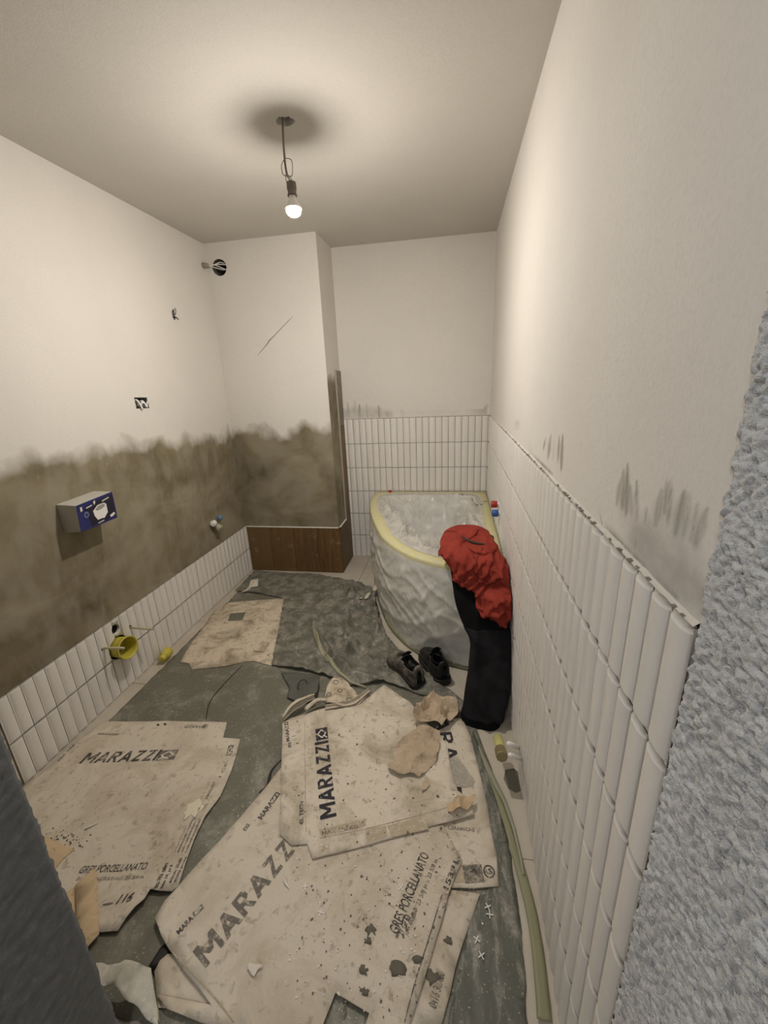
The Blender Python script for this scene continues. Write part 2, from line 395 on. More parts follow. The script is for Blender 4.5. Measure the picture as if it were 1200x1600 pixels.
# back wall
def strokes(V,L,wob=.0):
    out=[]
    for p in V:
        m=0.
        for (a,b,w,s) in L:
            d,t=seg_d(p,a,b); ww=w*(.35+.65*math.sin(math.pi*min(1,max(0,t*.8+.15))))
            m=max(m,s*max(0,min(1,1.35-d/ww)))
        out.append(m)
    return out
o,V=wall('wall_back',[(WP-.05,-.01),(XR+.05,-.01),(XR+.05,H+.02),(WP-.05,H+.02)],wallgrid(WP-.05,XR+.05,0,H,.1,.012,WP,XR,1.2,1.36),[],lambda a,b:(a,YB,b),M_MARK,.1)
def bk(x,y): q=at(x,y,1,D); return (q.x,q.z)
attr(o,'marks',strokes(V,[(bk(543,650),bk(544,626),.008,.7),(bk(561,648),bk(562,632),.009,1.),(bk(592,648),bk(592,634),.011,1.),(bk(553,645),bk(554,628),.007,.5),(bk(574,648),bk(573,632),.008,.5),(bk(605,650),bk(604,644),.01,.8),(bk(700,648),bk(760,640),.012,.5),(bk(755,645),bk(762,632),.012,.8),(bk(632,648),bk(626,641),.01,.3)]))
attr(o,'patch',strokes(V,[(bk(540,645),bk(610,646),.05,.6),(bk(610,650),bk(762,646),.025,.5)])); WB=o
# right wall
def rk(x,y): q=at(x,y,0,W); return (q.y,q.z)
pts=wallgrid(YR,D+.1,0,H,.1,.02,YR,1.5,1.2,1.4)
pts+= [(a,b) for a in np.arange(YR+.003,.78,.005) for b in np.arange(1.2,1.38,.006)]+[(a,b) for a in np.arange(1.0,1.5,.008) for b in np.arange(1.21,1.38,.009)]
pts=list({(round(a,4),round(b,4)) for a,b in pts})
o,V=wall('wall_right',[(YR,-.01),(D+.1,-.01),(D+.1,H+.02),(YR,H+.02)],pts,[],lambda a,b:(XR,a,b),M_MARK,.1,True)
st=[]
def sk(x0,y0,x1,y1,w,s): st.append((rk(x0,y0),rk(x1,y1),w*(1.7 if abs(y1-y0)>25 else 1.),s)); (st.append((rk(x0,y0),rk(x1,y1),w*.5,1.)) if abs(y1-y0)>40 else None)
sk(846,700,849,688,.012,.8); sk(853,712,857,684,.012,.9); sk(861,715,862,690,.007,.5); sk(873,730,875,683,.010,1.); sk(868,718,870,685,.008,.8)
sk(958,785,963,752,.006,.5); sk(966,790,968,738,.007,.9); sk(972,800,974,728,.006,.9); sk(980,800,978,760,.006,.6); sk(988,808,988,752,.005,.7); sk(1001,815,1003,790,.004,.6)
sk(1017,818,1026,765,.005,.9); sk(1036,815,1040,755,.006,.45); sk(1047,832,1060,770,.006,1.); sk(1058,836,1068,775,.006,.5); sk(1078,850,1094,797,.005,1.); sk(1072,840,1080,790,.006,.5); sk(1030,800,1034,752,.004,.8)
sk(893,728,896,712,.006,.5); sk(900,710,902,702,.006,.5); sk(926,778,928,777,.007,1.); sk(805,668,806,660,.012,.5); sk(985,855,988,840,.004,.9); sk(1020,865,1045,885,.003,.4)
# dirt line along the tops of the tiles
for x0,y0,x1,y1 in ((790,678,815,700),(815,700,860,742),(890,775,935,818),(940,822,1000,885),(1000,888,1050,935)):
    sk(x0,y0-1,x1,y1-1,.006,.35)
attr(o,'marks',strokes(V,st))
attr(o,'patch',strokes(V,[(rk(985,835),rk(1095,945),.05,.9),(rk(1040,850),rk(1080,940),.045,.8),(rk(965,770),rk(985,840),.03,.45),(rk(1020,800),rk(1080,860),.03,.5)])); WR=o
# entry wall with the rough door opening, and the hallway beyond it
JX=.925
ew=MB(); ew.box((-.1,.10,-.01),(JX-.012,YR,H)); ew.box((JX-.012,.10,2.12),(XR+.1,YR-.03,H))
struct(ew.build('wall_front',M_ROUGH2))
def roughsheet(name,a0,a1,b0,b1,st,mapf,amp,m,flip,ragged=.0035):
    na=int((a1-a0)/st);nb=int((b1-b0)/st); vs=[];fs=[]
    for i in range(na+1):
        for j in range(nb+1):
            a=a0+(a1-a0)*i/na; b=b0+(b1-b0)*j/nb; v=Vector((a,b,.3))
            h=N.noise(v*150)*1.+N.noise(v*75+Vector((5,1,2)))*.55; h=min(max(h,-.6),.35)+(.25*N.noise(v*9))
            e=(a1-a); fall=max(0.,1-e/.012)
            aa=a+ (ragged*(N.noise(Vector((b*60,1.7,0)))+.5*N.noise(Vector((b*170,3.7,0)))) if i==na else 0)
            vs.append(mapf(aa,b,h*amp-fall*.002))
    for i in range(na):
        for j in range(nb):
            q=(i*(nb+1)+j,(i+1)*(nb+1)+j,(i+1)*(nb+1)+j+1,i*(nb+1)+j+1); fs.append(tuple(reversed(q)) if flip else q)
    return solid(mesh(name,vs,fs,m,smooth=True),.02)
struct(roughsheet('wall_right_reveal',.12,YR-.002,-.01,2.13,.0026,lambda a,b,h:(W-.0015-h,a,b),.006,M_ROUGH,True))
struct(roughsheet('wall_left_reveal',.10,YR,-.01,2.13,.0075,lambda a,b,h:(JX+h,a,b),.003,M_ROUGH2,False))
M_HALL=mat('hallway_paint',(.45,.46,.48),.9)
struct(MB().box((-.12,-2.1,-.01),(2.9,-2.0,H)).build('wall_hallway',M_HALL))
struct(MB().box((-.22,-2.1,-.01),(-.12,.12,H)).build('wall_hallway_left',M_HALL))
struct(MB().box((2.8,-2.1,-.01),(2.9,.02,H)).build('wall_hallway_right',M_HALL))
struct(MB().box((XR+.03,-.08,-.01),(2.9,.02,H)).build('wall_hallway_return',M_ROUGH2))

# ------------------------------------------------------------------ glazed tiles
def tile_mesh(w=.0490,h=.1990,d0=.0045,d1=.0085):
    xs=[-1,-.86,-.4,.4,.86,1]; zs=[-1,-.93,-.90,.90,.93,1]
    vs=[];fs=[]
    for i,x in enumerate(xs):
        for j,z in enumerate(zs):
            ex=max(0,1-abs(x)**2.0)**.5; ez=min(1,(1-abs(z))/.07)
            vs.append((x*w/2,z*h/2,d0+d1*min(ex,ez)*(.75+.25*ex)))
    n=6
    for i in range(n-1):
        for j in range(n-1): fs.append((i*n+j,(i+1)*n+j,(i+1)*n+j+1,i*n+j+1))
    k=len(vs); c=[(0,0),(n-1,0),(n-1,n-1),(0,n-1)]
    for i,j in c: v=vs[i*n+j]; vs.append((v[0],v[1],0))
    fs+=[(k+1,k)+tuple(i*n for i in range(n)),(k+2,k+1)+tuple((n-1)*n+j for j in range(n)),(k+3,k+2)+tuple(i*n+n-1 for i in range(n-1,-1,-1)),(k,k+3)+tuple(j for j in range(n-1,-1,-1)),(k,k+1,k+2,k+3)]
    me=bpy.data.meshes.new('tile'); me.from_pydata(vs,[],fs); me.materials.append(M_TILE)
    me.polygons.foreach_set('use_smooth',[True]*len(fs)); me.update(); return me
TM=tile_mesh()
rt=random.Random(3)
def place_tile(wl,M,uc,zc):
    o=bpy.data.objects.new('tile',TM); C.objects.link(o); o.parent=wl
    o.matrix_local=M@Matrix.Translation((uc,zc,rt.uniform(-.0006,.0006)))@Matrix.Rotation(rt.gauss(0,.0022),4,'Z')@Matrix.Rotation(rt.gauss(0,.004),4,'Y'); return o
# local (u, v, out) -> world for each wall
ML=Matrix(((0,0,1,XL),(1,0,0,0),(0,1,0,0),(0,0,0,1)))
MR=Matrix(((0,0,-1,XR),(-1,0,0,0),(0,1,0,0),(0,0,0,1)))
MBk=Matrix(((1,0,0,0),(0,0,-1,YB),(0,1,0,0),(0,0,0,1)))
left_tiles=[]
k=0; y=D1-.0511/2-.002
TL=.0511
while y-TL/2>.985:
    for r in range(2): left_tiles.append(place_tile(WL,ML,y,T*(r+.5)))
    y-=TL
yl_end=y+TL/2
x=W-TT/2-.004
while x+TT/2>WP+.01:
    for r in range(6): place_tile(WB,MBk,x,T*(r+.5))
    x-=TT
back_end=x+TT/2
allr=[]
for c in range(56):
    yc=YR+TT*(c+.5)
    if yc+TT/2>D+.004: break
    for r in range(6): allr.append((yc,T*(r+.5)))
allr.sort(key=lambda q:(q[0]>1.9 and q[1]<.6, q[0]))
far=MB()
for i,(yc,zc) in enumerate(allr):
    if i<300: place_tile(WR,MR,-yc,zc)
    else:
        far.add([MR@Matrix.Translation((-yc,zc,0))@v.co for v in TM.vertices],[tuple(p.vertices) for p in TM.polygons])
if far.v:
    o=far.build('tile',M_TILE,WR,True); o['kind']='stuff'
# adhesive bed behind the tiles

def bed(loop_w,name,mk,a0,a1,z1,holes=()):
    V,Fc=triang([(a0,.001),(a1,.001),(a1,z1),(a0,z1)],[],holes)
    return V,Fc
V,Fc=bed(WL,'b',None,yl_end+.001,D1-.001,2*T-.001,[bighole,brownhole]); mesh('adhesive_bed',[(XL+.0035,a,b) for a,b in V],Fc,M_GROUT,WL)
MB().box((WP+.012,YB-.0035,.001),(XR-.001,YB,6*T-.001)).build('adhesive_bed',M_GROUT,WB)
MB().box((XR-.0035,YR+.002,.001),(XR,D-.001,6*T-.0005)).build('adhesive_bed',M_GROUT,WR)
def bead(name,a0,a1,mk,par,seed):
    vs=[];n=int((a1-a0)/.006)
    for i in range(n+1):
        a=a0+(a1-a0)*i/n; h=.0012+.004*abs(N.noise(Vector((a*30,seed,0))))+.004*max(0,N.noise(Vector((a*9,seed,3)))); w=.0065+.003*N.noise(Vector((a*40,seed,7)))
        for u,v in ((0,h+.003),(w*.55,h),(w,0.0006),(0,-.001)): vs.append(mk(a,u,6*T+v))
    fs=[(i*4+k,i*4+(k+1)%4,(i+1)*4+(k+1)%4,(i+1)*4+k) for i in range(n) for k in range(4)]
    return mesh(name,vs,fs,mat('pale_mortar',(.60,.565,.51),.9),par)
bead('mortar_bead',YR+.004,D-.01,lambda a,u,z:(XR-u,a,z),WR,2)
bead('mortar_bead',WP+.015,W-.012,lambda a,u,z:(a,YB-u,z),WB,5)
# plaster crumbs clinging to the top edge of the right tiles
cr_=MB()
for k in range(110):
    yy=rt.uniform(.47,2.6)**1; s=rt.uniform(.001,.0035)
    cr_.box((XR-.002-rt.uniform(0,.006)-s,yy-s,6*T),(XR-.002,yy+s*2,6*T+s*.9))
o=cr_.build('mortar_crumbs',mat('grey_mortar',(.22,.2,.17),.95),WR); o['kind']='stuff'
# holes cut through the left tiles
def cutter(cy,cz,r):
    o=MB().tube([(-.05,cy,cz),(.05,cy,cz)],r,20).build('cutter',None); return o
cuts=[(BY,BZ,BR),(p.y,p.z,.024)]
bpy.context.view_layer.update()
for cy,cz,r in cuts:
    cu=cutter(cy,cz,r)
    for t in left_tiles:
        c=t.matrix_world.translation
        if abs(c.y-cy)<r+.03 and abs(c.z-cz)<r+.105:
            b=t.modifiers.new('cut','BOOLEAN'); b.object=cu; b.operation='DIFFERENCE'; b.solver='EXACT'
    bpy.context.view_layer.update(); dg=bpy.context.evaluated_depsgraph_get()
    for t in left_tiles:
        if 'cut' in t.modifiers:
            me=bpy.data.meshes.new_from_object(t.evaluated_get(dg)); t.modifiers.clear(); t.data=me
    bpy.data.objects.remove(cu)
bpy.context.view_layer.update()
for t in [t for t in left_tiles if len(t.data.polygons)==0]: left_tiles.remove(t); bpy.data.objects.remove(t)

# ------------------------------------------------------------------ wood-look planks round the shaft
pw=[.0,.205,.405,.61,WP+.009]
for i in range(4):
    o=MB().box((pw[i]+(.006 if i==0 else .001),D1-.010,.002),(pw[i+1]-.0015,D1-.0005,.392)).build('wood_tile',M_WOOD,WS); bev(o,.002,1)
sy=[D1-.009,D1+.19,YB]
for (y0,y1,z1) in ((D1+.0005,3.195,.392),(3.197,D-.002,1.17)):
    o=MB().box((WP+.0005,y0,.002),(WP+.010,y1,z1)).build('wood_tile',M_WOOD,WS); bev(o,.001,1)
o=MB().box((WP+.0005,3.197,1.172),(WP+.010,D-.002,1.585)).build('wood_tile',dusty('dusty_wood_tile',(.17,.14,.11),(.36,.33,.28),.35,.6,.9,.7,8,40),WS); o['label']='grey dust covered upper wood tile'
tr=MB(); tr.box((.006,D1-.013,.393),(WP+.012,D1+.001,.398)); tr.box((WP-.001,D1-.013,.393),(WP+.012,3.19,.398)); tr.build('edge_profile',M_WPLAST,WS)
MB().box((WP,3.188,.393),(WP+.013,3.196,1.59)).build('edge_profile',mat('beige_profile',(.36,.32,.26),.5),WS)
# crack in the shaft plaster
cpt=[at(x,y,1,D1-.0005) for x,y in ((402,556),(411,545),(418,537),(420,533),(430,523),(441,511),(452,500),(458,494))]
MB().tube(cpt,[.0008,.002,.003,.0035,.0022,.002,.0015,.0005],6).build('crack',mat('crack_grey',(.22,.19,.15),.9),WS)

# ------------------------------------------------------------------ hanging bulb
bl=empty('hanging_bulb',(HX,HY,H),'lit bare light bulb hanging on a wired socket from the ceiling hole','lamp')
bc=at(456,329,1,HY); sc_=at(454,292,1,HY)
ax=(Vector((.02,-.07,-1))).normalized()
top=Vector((sc_.x,HY+.012,sc_.z+.022))
q=ax.to_track_quat('Z','Y').to_matrix().to_4x4()
Mx=Matrix.Translation(top)@q
lathe([(.0005,0),(.012,.0),(.0185,.004),(.019,.026),(.017,.030),(.0165,.044),(.019,.046),(.019,.05),(.0005,.05)],20,Mx).build('socket',mat('grey_brown_socket',(.17,.14,.12),.6),bl,True)
lathe([(.013,.046),(.014,.058),(.019,.070),(.0265,.082),(.0301,.091),(.0301,.0955),(.0293,.0955),(.0290,.0935),(.0005,.0905)],24,Mx).build('bulb_base',M_WPLAST,bl,True)
lathe([(.0292,.0945),(.0292,.099),(.0275,.106),(.0235,.1125),(.017,.1175),(.009,.1202),(.0005,.121)],28,Mx).build('bulb_dome',M_BULB,bl,True)
def curve(ctrl,n=8):
    out=[]; P=[Vector(c) for c in ctrl]; P=[P[0]]+P+[P[-1]]
    for i in range(1,len(P)-2):
        for k in range(n):
            t=k/n; a,b,c,d=P[i-1:i+3]
            out.append(.5*((2*b)+(c-a)*t+(2*a-5*b+4*c-d)*t*t+(3*b-a-3*c+d)*t**3))
    out.append(P[-2]); return out
def bp(x,y,dy=0): return at(x,y,1,HY+dy)
c1=curve([Vector((HX-.006,HY,H+.03)),bp(442,200),bp(443,225),bp(446,260,.004),bp(449,275,.004)],6)
MB().tube(c1,.0042,8).build('cord',M_CORD,bl,True)
c2=curve([bp(449,276,.004),bp(442,272),bp(440,258),bp(446,248),bp(455,250,-.004),bp(457,262,-.004),bp(456,275,-.004),bp(449,274,-.008),bp(455,279,-.004),bp(457,288,0)],6)
MB().tube(c2,.0016,6).build('wire',mat('pale_wire',(.3,.26,.22),.5),bl,True)
c3=curve([bp(448,270,.0),bp(450,277,-.006),bp(454,283,-.003),bp(456,290,0)],6)
MB().tube(c3,.0022,6).build('wire',M_CORD,bl,True)
c4=curve([bp(446,272,.0),bp(447,282,.006),bp(450,291,.004),bp(453,294)],5)
MB().tube(c4,.0013,6).build('wire',M_CORD,bl,True)
MB().tube([(HX+.028,HY,H+.02),(HX+.028,HY,H-.003)],.003,6).build('hook',M_METAL,bl)

# ------------------------------------------------------------------ wall fittings on the left
# toilet flush cover box
bx=empty('cover_box',(0,1.55,.98),'white foam box with a dark blue printed label on the cement wall','box')
X0=.09
def P3(x,y,xx): q=at(x,y,0,xx); return (xx,q.y,q.z)
ftl,ftr,fbr,fbl=(X0,1.455,1.034),(X0,1.655,1.045),(X0,1.650,.917),(X0,1.445,.918)
btl,btr,bbr,bbl=[(XL,a[1]+d,a[2]+e) for a,d,e in ((ftl,-.004,.006),(ftr,0,.003),(fbr,0,0),(fbl,.01,-.01))]
o=mesh('box_body',[ftl,ftr,fbr,fbl,btl,btr,bbr,bbl],[(0,3,2,1),(4,5,6,7),(0,1,5,4),(1,2,6,5),(2,3,7,6),(3,0,4,7)],mat('white_polystyrene',(.5,.48,.42),.8),bx); bev(o,.002)
def quadUV(u,v,d=0):
    a=Vector(ftl).lerp(Vector(ftr),u); b=Vector(fbl).lerp(Vector(fbr),u); r=a.lerp(b,v); r.x=X0+.0005+d; return r
def lab(name,pts,m,d,th=.0006):
    vs=[quadUV(u,v,d) for u,v in pts]; n=len(vs); vs+=[v-Vector((th,0,0)) for v in vs]
    fs=[tuple(range(n)),tuple(range(2*n-1,n-1,-1))]+[(k,n+k,n+(k+1)%n,(k+1)%n) for k in range(n)]
    return mesh(name,vs,fs,m,LBL if name!='label' else bx)
LBL=None
M_LB=mat('label_blue',(.018,.022,.13),.3); M_LK=mat('label_navy',(.012,.012,.03),.3)
LBL=lab('label',[(0,0),(1,0),(1.01,.5),(1,1),(.5,1.01),(0,1)],M_LB,.001)
lab('label_panel',[(.18,.25),(.6,.1),(.98,.08),(.97,.85),(.7,.93),(.3,.97),(.25,.6)],M_LK,.0018)
lab('label_picture',[(.38,.42),(.52,.27),(.70,.27),(.76,.34),(.76,.66),(.64,.82),(.60,.80),(.46,.80),(.40,.62)],M_WPLAST,.0028)
lab('label_picture',[(.44,.40),(.54,.30),(.70,.30),(.72,.40),(.60,.46),(.48,.46)],mat('label_grey',(.33,.32,.3),.5),.0034)
for pts in ([(.66,.17),(.86,.13),(.86,.17),(.66,.21)],[(.22,.20),(.38,.17),(.38,.21),(.22,.24)],[(.07,.12),(.12,.1),(.12,.26),(.07,.28)],[(.80,.80),(.93,.74),(.95,.82),(.86,.88),(.81,.88)],[(.45,.91),(.62,.88),(.62,.91),(.45,.94)],[(.42,.10),(.47,.05),(.48,.14),(.44,.22)]):
    lab('label_mark',pts,M_PALE,.0034)
cc=[(.20+.065*math.cos(a),.46+.12*math.sin(a)) for a in [k*math.pi/8 for k in range(16)]]
lab('label_mark',cc,mat('label_ring',(.16,.18,.3),.5),.0032); lab('label_mark',[(.20+.032*math.cos(k*math.pi/6),.46+.06*math.sin(k*math.pi/6)) for k in range(12)],M_LB,.004)
# angle valves with white and blue plug
av=empty('water_connection',(0,2.56,.57),'small white and blue capped water connection low on the cement wall','valve')
MB().tube([(XL,2.54,.565),(.028,2.54,.565)],.014,12).build('pipe_stub',M_GREY,av,True)
lathe([(.0005,0),(.022,0),(.024,.008),(.018,.012),(.018,.03),(.0005,.032)],16,Matrix.Translation((.012,2.515,.578))@Vector((.7,-.35,.55)).to_track_quat('Z','Y').to_matrix().to_4x4()).build('plug',M_WPLAST,av,True)
lathe([(.0005,0),(.024,0),(.024,.035),(.020,.04),(.0005,.04)],16,Matrix.Translation((.020,2.545,.555))@Vector((.8,-.3,-.5)).to_track_quat('Z','Y').to_matrix().to_4x4()).build('valve_body',mat('beige_plug',(.42,.38,.28),.5),av,True)
lathe([(.0005,0),(.017,0),(.019,.028),(.012,.032),(.0005,.034)],16,Matrix.Translation((.022,2.575,.592))@Vector((.35,.55,.5)).to_track_quat('Z','Y').to_matrix().to_4x4()).build('plug',mat('blue_plug',(.12,.20,.34),.5),av,True)
# open socket box wires
ow=empty('socket_wires',(0,2.095,1.43),'white wire ends bunched in the open socket box on the left wall','wires')
for k,(a,b,c) in enumerate(((.0,.02,.0),(.02,-.01,.012),(.045,.012,-.01),(.06,-.02,.01))):
    MB().tube(curve([(-.045,2.06+a,1.43),(-.012,2.062+a,1.43+b),(.0,2.07+a,1.425+c),(.004,2.078+a*.9,1.42-b)],5),.0055,8).build('wire',M_WPLAST,ow,True)
MB().box((-.05,2.055,1.412),(-.02,2.085,1.44)).build('connector',M_GREY,ow)
ww=empty('wire_loop',(0,wy,wz),'small dark wire loop sticking out of the upper left wall','wires')
MB().tube(curve([(-.02,wy-.004,wz-.02),(.006,wy-.012,wz+.0),(.012,wy-.004,wz+.02),(.008,wy+.010,wz+.015),(.0,wy+.010,wz-.008),(-.02,wy+.004,wz-.03)],6),.0022,6).build('wire',M_GREY,ww,True)
MB().tube(curve([(-.01,wy+.004,wz-.026),(.008,wy+.002,wz-.03),(.012,wy+.012,wz-.04)],5),.003,6).build('wire',M_RUB,ww,True)
# vent hole wires bridging to the left wall
vw=empty('vent_wires',(.05,D1,2.29),'pale wires running from the left wall into the round vent hole','wires')
v0=Vector((-.0,D1-.03,2.295))
for k,(dx,dz) in enumerate(((.105,.022),(.125,.008),(.130,-.020),(.118,-.018))):
    MB().tube(curve([v0+Vector((-.004,0,.004*k)),v0+Vector((.05,.0,.006*k-.004)),Vector((dx,D1-.012,2.29+dz)),Vector((dx+.015,D1+.02,2.288+dz))] if k!=3 else [v0,v0+Vector((.06,.01,-.012)),Vector((.12,D1+.01,2.268))],5),.0028,6).build('wire',M_WPLAST,vw,True)
MB().tube([v0+Vector((-.01,-.01,0)),v0+Vector((.03,-.004,0))],[.020,.012],12).build('wire_collar',mat('grey_plaster_plug',(.30,.27,.22),.8),vw,True)
# yellow box, pipes and cap at the left tiles
yb=empty('flush_box',(0,BY,BZ),'round yellow flush box sticking out of the left wall tiles','box')
Mq=Matrix.Translation((0,BY,BZ))@Vector((1,-.10,.10)).to_track_quat('Z','Y').to_matrix().to_4x4()
lathe([(.050,-.05),(.052,.02),(.054,.055),(.058,.060),(.058,.066),(.053,.066),(.050,.055),(.047,.02),(.046,-.04),(.0005,-.045)],28,Mq).build('box_shell',M_YELL,yb,True)
lathe([(.022,-.04),(.022,.015),(.017,.018),(.016,-.04)],16,Mq@Matrix.Translation((-.012,-.012,0))).build('inner_collar',mat('dark_yellow_plastic',(.30,.25,.03),.5),yb,True)
o=MB().tube([(XL,1.468,.298),(.02,1.472,.30),(.115,1.476,.303)],.0065,10).build('pipe_end',M_CREAM,None,True); tag(o,'cream pipe end pointing past the yellow flush box','pipe','pipe ends in the left wall')
g_=at(202,980,0,0); g2=at(240,983,0,.11)
o=MB().tube([(XL,g_.y,g_.z),(.05,(g_.y+g2.y)/2,(g_.z+g2.z)/2-.002),(.11,g2.y,g2.z)],.0055,10).build('pipe_end',M_CREAM,None,True); tag(o,'thin cream pipe end beyond the yellow flush box','pipe','pipe ends in the left wall')
for (a,b) in ((1.468,.298),(g_.y,g_.z)):
    lathe([(.0005,.0),(.011,.0),(.011,.0012),(.0005,.0012)],12,Matrix.Translation((XL+.0095,a,b))@Matrix.Rotation(math.pi/2,4,'Y')).build('hole',M_DARK,WL)
cp=empty('plastic_cap',(.045,1.79,.004),'yellow ribbed plastic cap lying where tiles meet sheeting','cap')
Mc=Matrix.Translation((.062,1.735,.034))@Vector((-.12,1,.06)).to_track_quat('Z','Y').to_matrix().to_4x4()
lathe([(.0005,0),(.018,0),(.021,.004),(.021,.026),(.024,.028)],18,Mc).build('cap_neck',M_YELL,cp,True)
lathe([(.024,.028),(.027,.034),(.027,.078),(.022,.086),(.0005,.087)],18,Mc).build('cap_body',M_YELL,cp,True)

# ------------------------------------------------------------------ valves at the right wall
rv=empty('valve',(1.90,1.42,0),'yellow capped valve on two white pipes low by right wall','valve')
a1=at(813,1169,0,XR); a2=at(818,1186,0,XR)
bA=Vector((1.893,1.475,.035)); bB=Vector((1.885,1.385,.048))
bA=at(778,1153,0,1.878); bB=at(784,1182,0,1.878)
n_=(bB-bA).normalized()
MB().tube([bA,bA+n_*.006,bA.lerp(bB,.6),bA.lerp(bB,.62)],[.014,.019,.019,.017],16).build('yellow_cap',mat('pale_yellow_plastic',(.56,.52,.20),.5),rv,True)
MB().tube([bA.lerp(bB,.62),bA.lerp(bB,.66),bB,bB+n_*.003],[.019,.022,.022,.018],8).build('brass_nut',mat('dull_brass',(.33,.28,.15),.45,Metallic=.5),rv)
MB().tube([at(795,1162,0,1.895),a1],.0085,12).build('white_pipe',M_WPLAST,rv,True)
MB().tube([at(797,1180,0,1.895),a2],.0085,12).build('white_pipe',M_WPLAST,rv,True)
pt=FP([(790,1203),(803,1201),(815,1207),(817,1222),(820,1237),(806,1239),(794,1232),(787,1217)])
pt=[(min(x,W-.008),y) for x,y in pt]
tag(sheet('cement_patch',densify(pt,.02),lambda x,y:.0016,.02,mat('grey_cement',(.17,.155,.12),.9),None,.0015,seed=2),'rounded grey cement patch on floor against right wall below valve','patch')
# red and blue capped pipes over the tub ledge
for nm,m,px,py,lb in (('pipe_cap',M_RED,773,786,'red'),('pipe_cap',M_BLUE,775,800,'blue')):
    q=at(px+9,py+2,0,XR); yy,zz=q.y,q.z
    e=empty('water_connection',(W,yy,zz),lb+' capped water connection sticking out of right wall tiles over the tub','valve')
    MB().tube([(XR,yy,zz),(W-.016,yy,zz)],.015,12).build('pipe_stub',M_WPLAST,e,True)
    lathe([(.0005,0),(.019,0),(.021,.004),(.021,.030),(.018,.034),(.0005,.034)],14,Matrix.Translation((W-.014,yy,zz))@Matrix.Rotation(-math.pi/2,4,'Y')).build('cap_body',m,e,True)

# ------------------------------------------------------------------ bathtub
BX1,BY1=W-.011,D-.011
front=[(1.045,3.20),(1.055,3.02),(1.085,2.85),(1.13,2.68),(1.19,2.49),(1.27,2.28),(1.36,2.13),(1.47,2.005),(1.58,1.935),(1.70,1.89),(1.83,1.862),(BX1,1.85)]
loop=[(p.x,p.y) for p in curve([(x,y,0) for x,y in front],7)]
loop+= [(BX1,1.85+(BY1-1.85)*k/24) for k in range(1,24)]+[(BX1-(BX1-1.08)*k/14,BY1) for k in range(0,14)]+[(1.08,BY1),(1.055,BY1-.02),(1.047,BY1-.06)]
def offset(L,d):
    out=[]
    for i in range(len(L)):
        a=Vector(L[i-1]);b=Vector(L[(i+1)%len(L)]);t=(b-a).normalized(); out.append((L[i][0]-t.y*d,L[i][1]+t.x*d))
    return out
cT=(1.58,2.62)
def toward(L,s,c=cT): return [(c[0]+(x-c[0])*s,c[1]+(y-c[1])*s) for x,y in L]
def inner(d):   # inward offset by scaling with limits, keeps corners sane
    return [(cT[0]+(x-cT[0])*(1-d/max(.2,math.hypot(x-cT[0],y-cT[1]))),cT[1]+(y-cT[1])*(1-d/max(.2,math.hypot(x-cT[0],y-cT[1])))) for x,y in L0]
L0=loop; n0=len(L0)
# make sure orientation is counter-clockwise seen from above
area=sum(L0[i-1][0]*L0[i][1]-L0[i][0]*L0[i-1][1] for i in range(n0)); print('tub area',area)
def ring(L,z): return [Vector((x,y,z)) for x,y in L]
RZ=.60
def bowl(d,z,rnd):
    "rounded inner ring"
    L=inner(d); c=cT
    return [Vector((x,y,z)) for x,y in L]
# smooth the inner outline: average neighbours so corners become round
def smoothL(L,k):
    for _ in range(k): L=[((L[i-1][0]+L[i][0]*2+L[(i+1)%len(L)][0])/4,(L[i-1][1]+L[i][1]*2+L[(i+1)%len(L)][1])/4) for i in range(len(L))]
    return L
in1=smoothL(inner(.09),14); in2=smoothL(inner(.11),20)
tub=empty('bathtub',(1.5,2.6,0),'curved corner bathtub wrapped in plastic film and yellow tape','bathtub')
rings=[ring(toward(L0,.955),.0),ring(toward(L0,.965),.05),ring(toward(L0,.99),.35),ring(L0,RZ-.035),ring(L0,RZ-.006),ring(toward(L0,.995),RZ)]
mb=MB().loft(rings,cap=False); o=mb.build('tub_apron',M_ACR,tub,True)
rings=[ring(toward(L0,.995),RZ),ring(in1,RZ),ring(toward(in1,.985),RZ-.012),ring(toward(in1,.93),RZ-.12),ring(toward(in1,.86),RZ-.28),ring(toward(in1,.74),RZ-.40),ring(toward(in1,.5),RZ-.43),ring(toward(in1,.05),RZ-.435)]
MB().loft(rings,cap=False).build('tub_basin',M_ACR,tub,True)
# yellow masking tape covering the rim
def tape_ring(L,z,j): return [Vector((x+.003*nz(x,y,j,18),y+.003*nz(x,y,j+4,18),z+.002*nz(x,y,j+9,15))) for x,y in L]
rings=[tape_ring([(cT[0]+(x-cT[0])*1.004,cT[1]+(y-cT[1])*1.004) if (x<BX1-.02 and y<BY1-.02) else (x,y) for x,y in L0],RZ-.028,1),tape_ring([(cT[0]+(x-cT[0])*1.004,cT[1]+(y-cT[1])*1.004) if (x<BX1-.02 and y<BY1-.02) else (x,y) for x,y in L0],RZ-.002,2),
       tape_ring(toward(L0,.994),RZ+.0035,3),tape_ring(smoothL(inner(.04),4),RZ+.005,4),tape_ring(smoothL(inner(.078),12),RZ+.0045,5)]
MB().loft(rings,cap=False).build('rim_tape',M_TAPE,tub,True)
# outer milky film
idx=[i for i,(x,y) in enumerate(L0) if x<BX1-.001 and y<BY1-.001]
fr=[L0[i] for i in idx if i<7*(len(front)-1)+1]
fr=[(WP+.26+0.0,D-.03)]+fr if False else fr
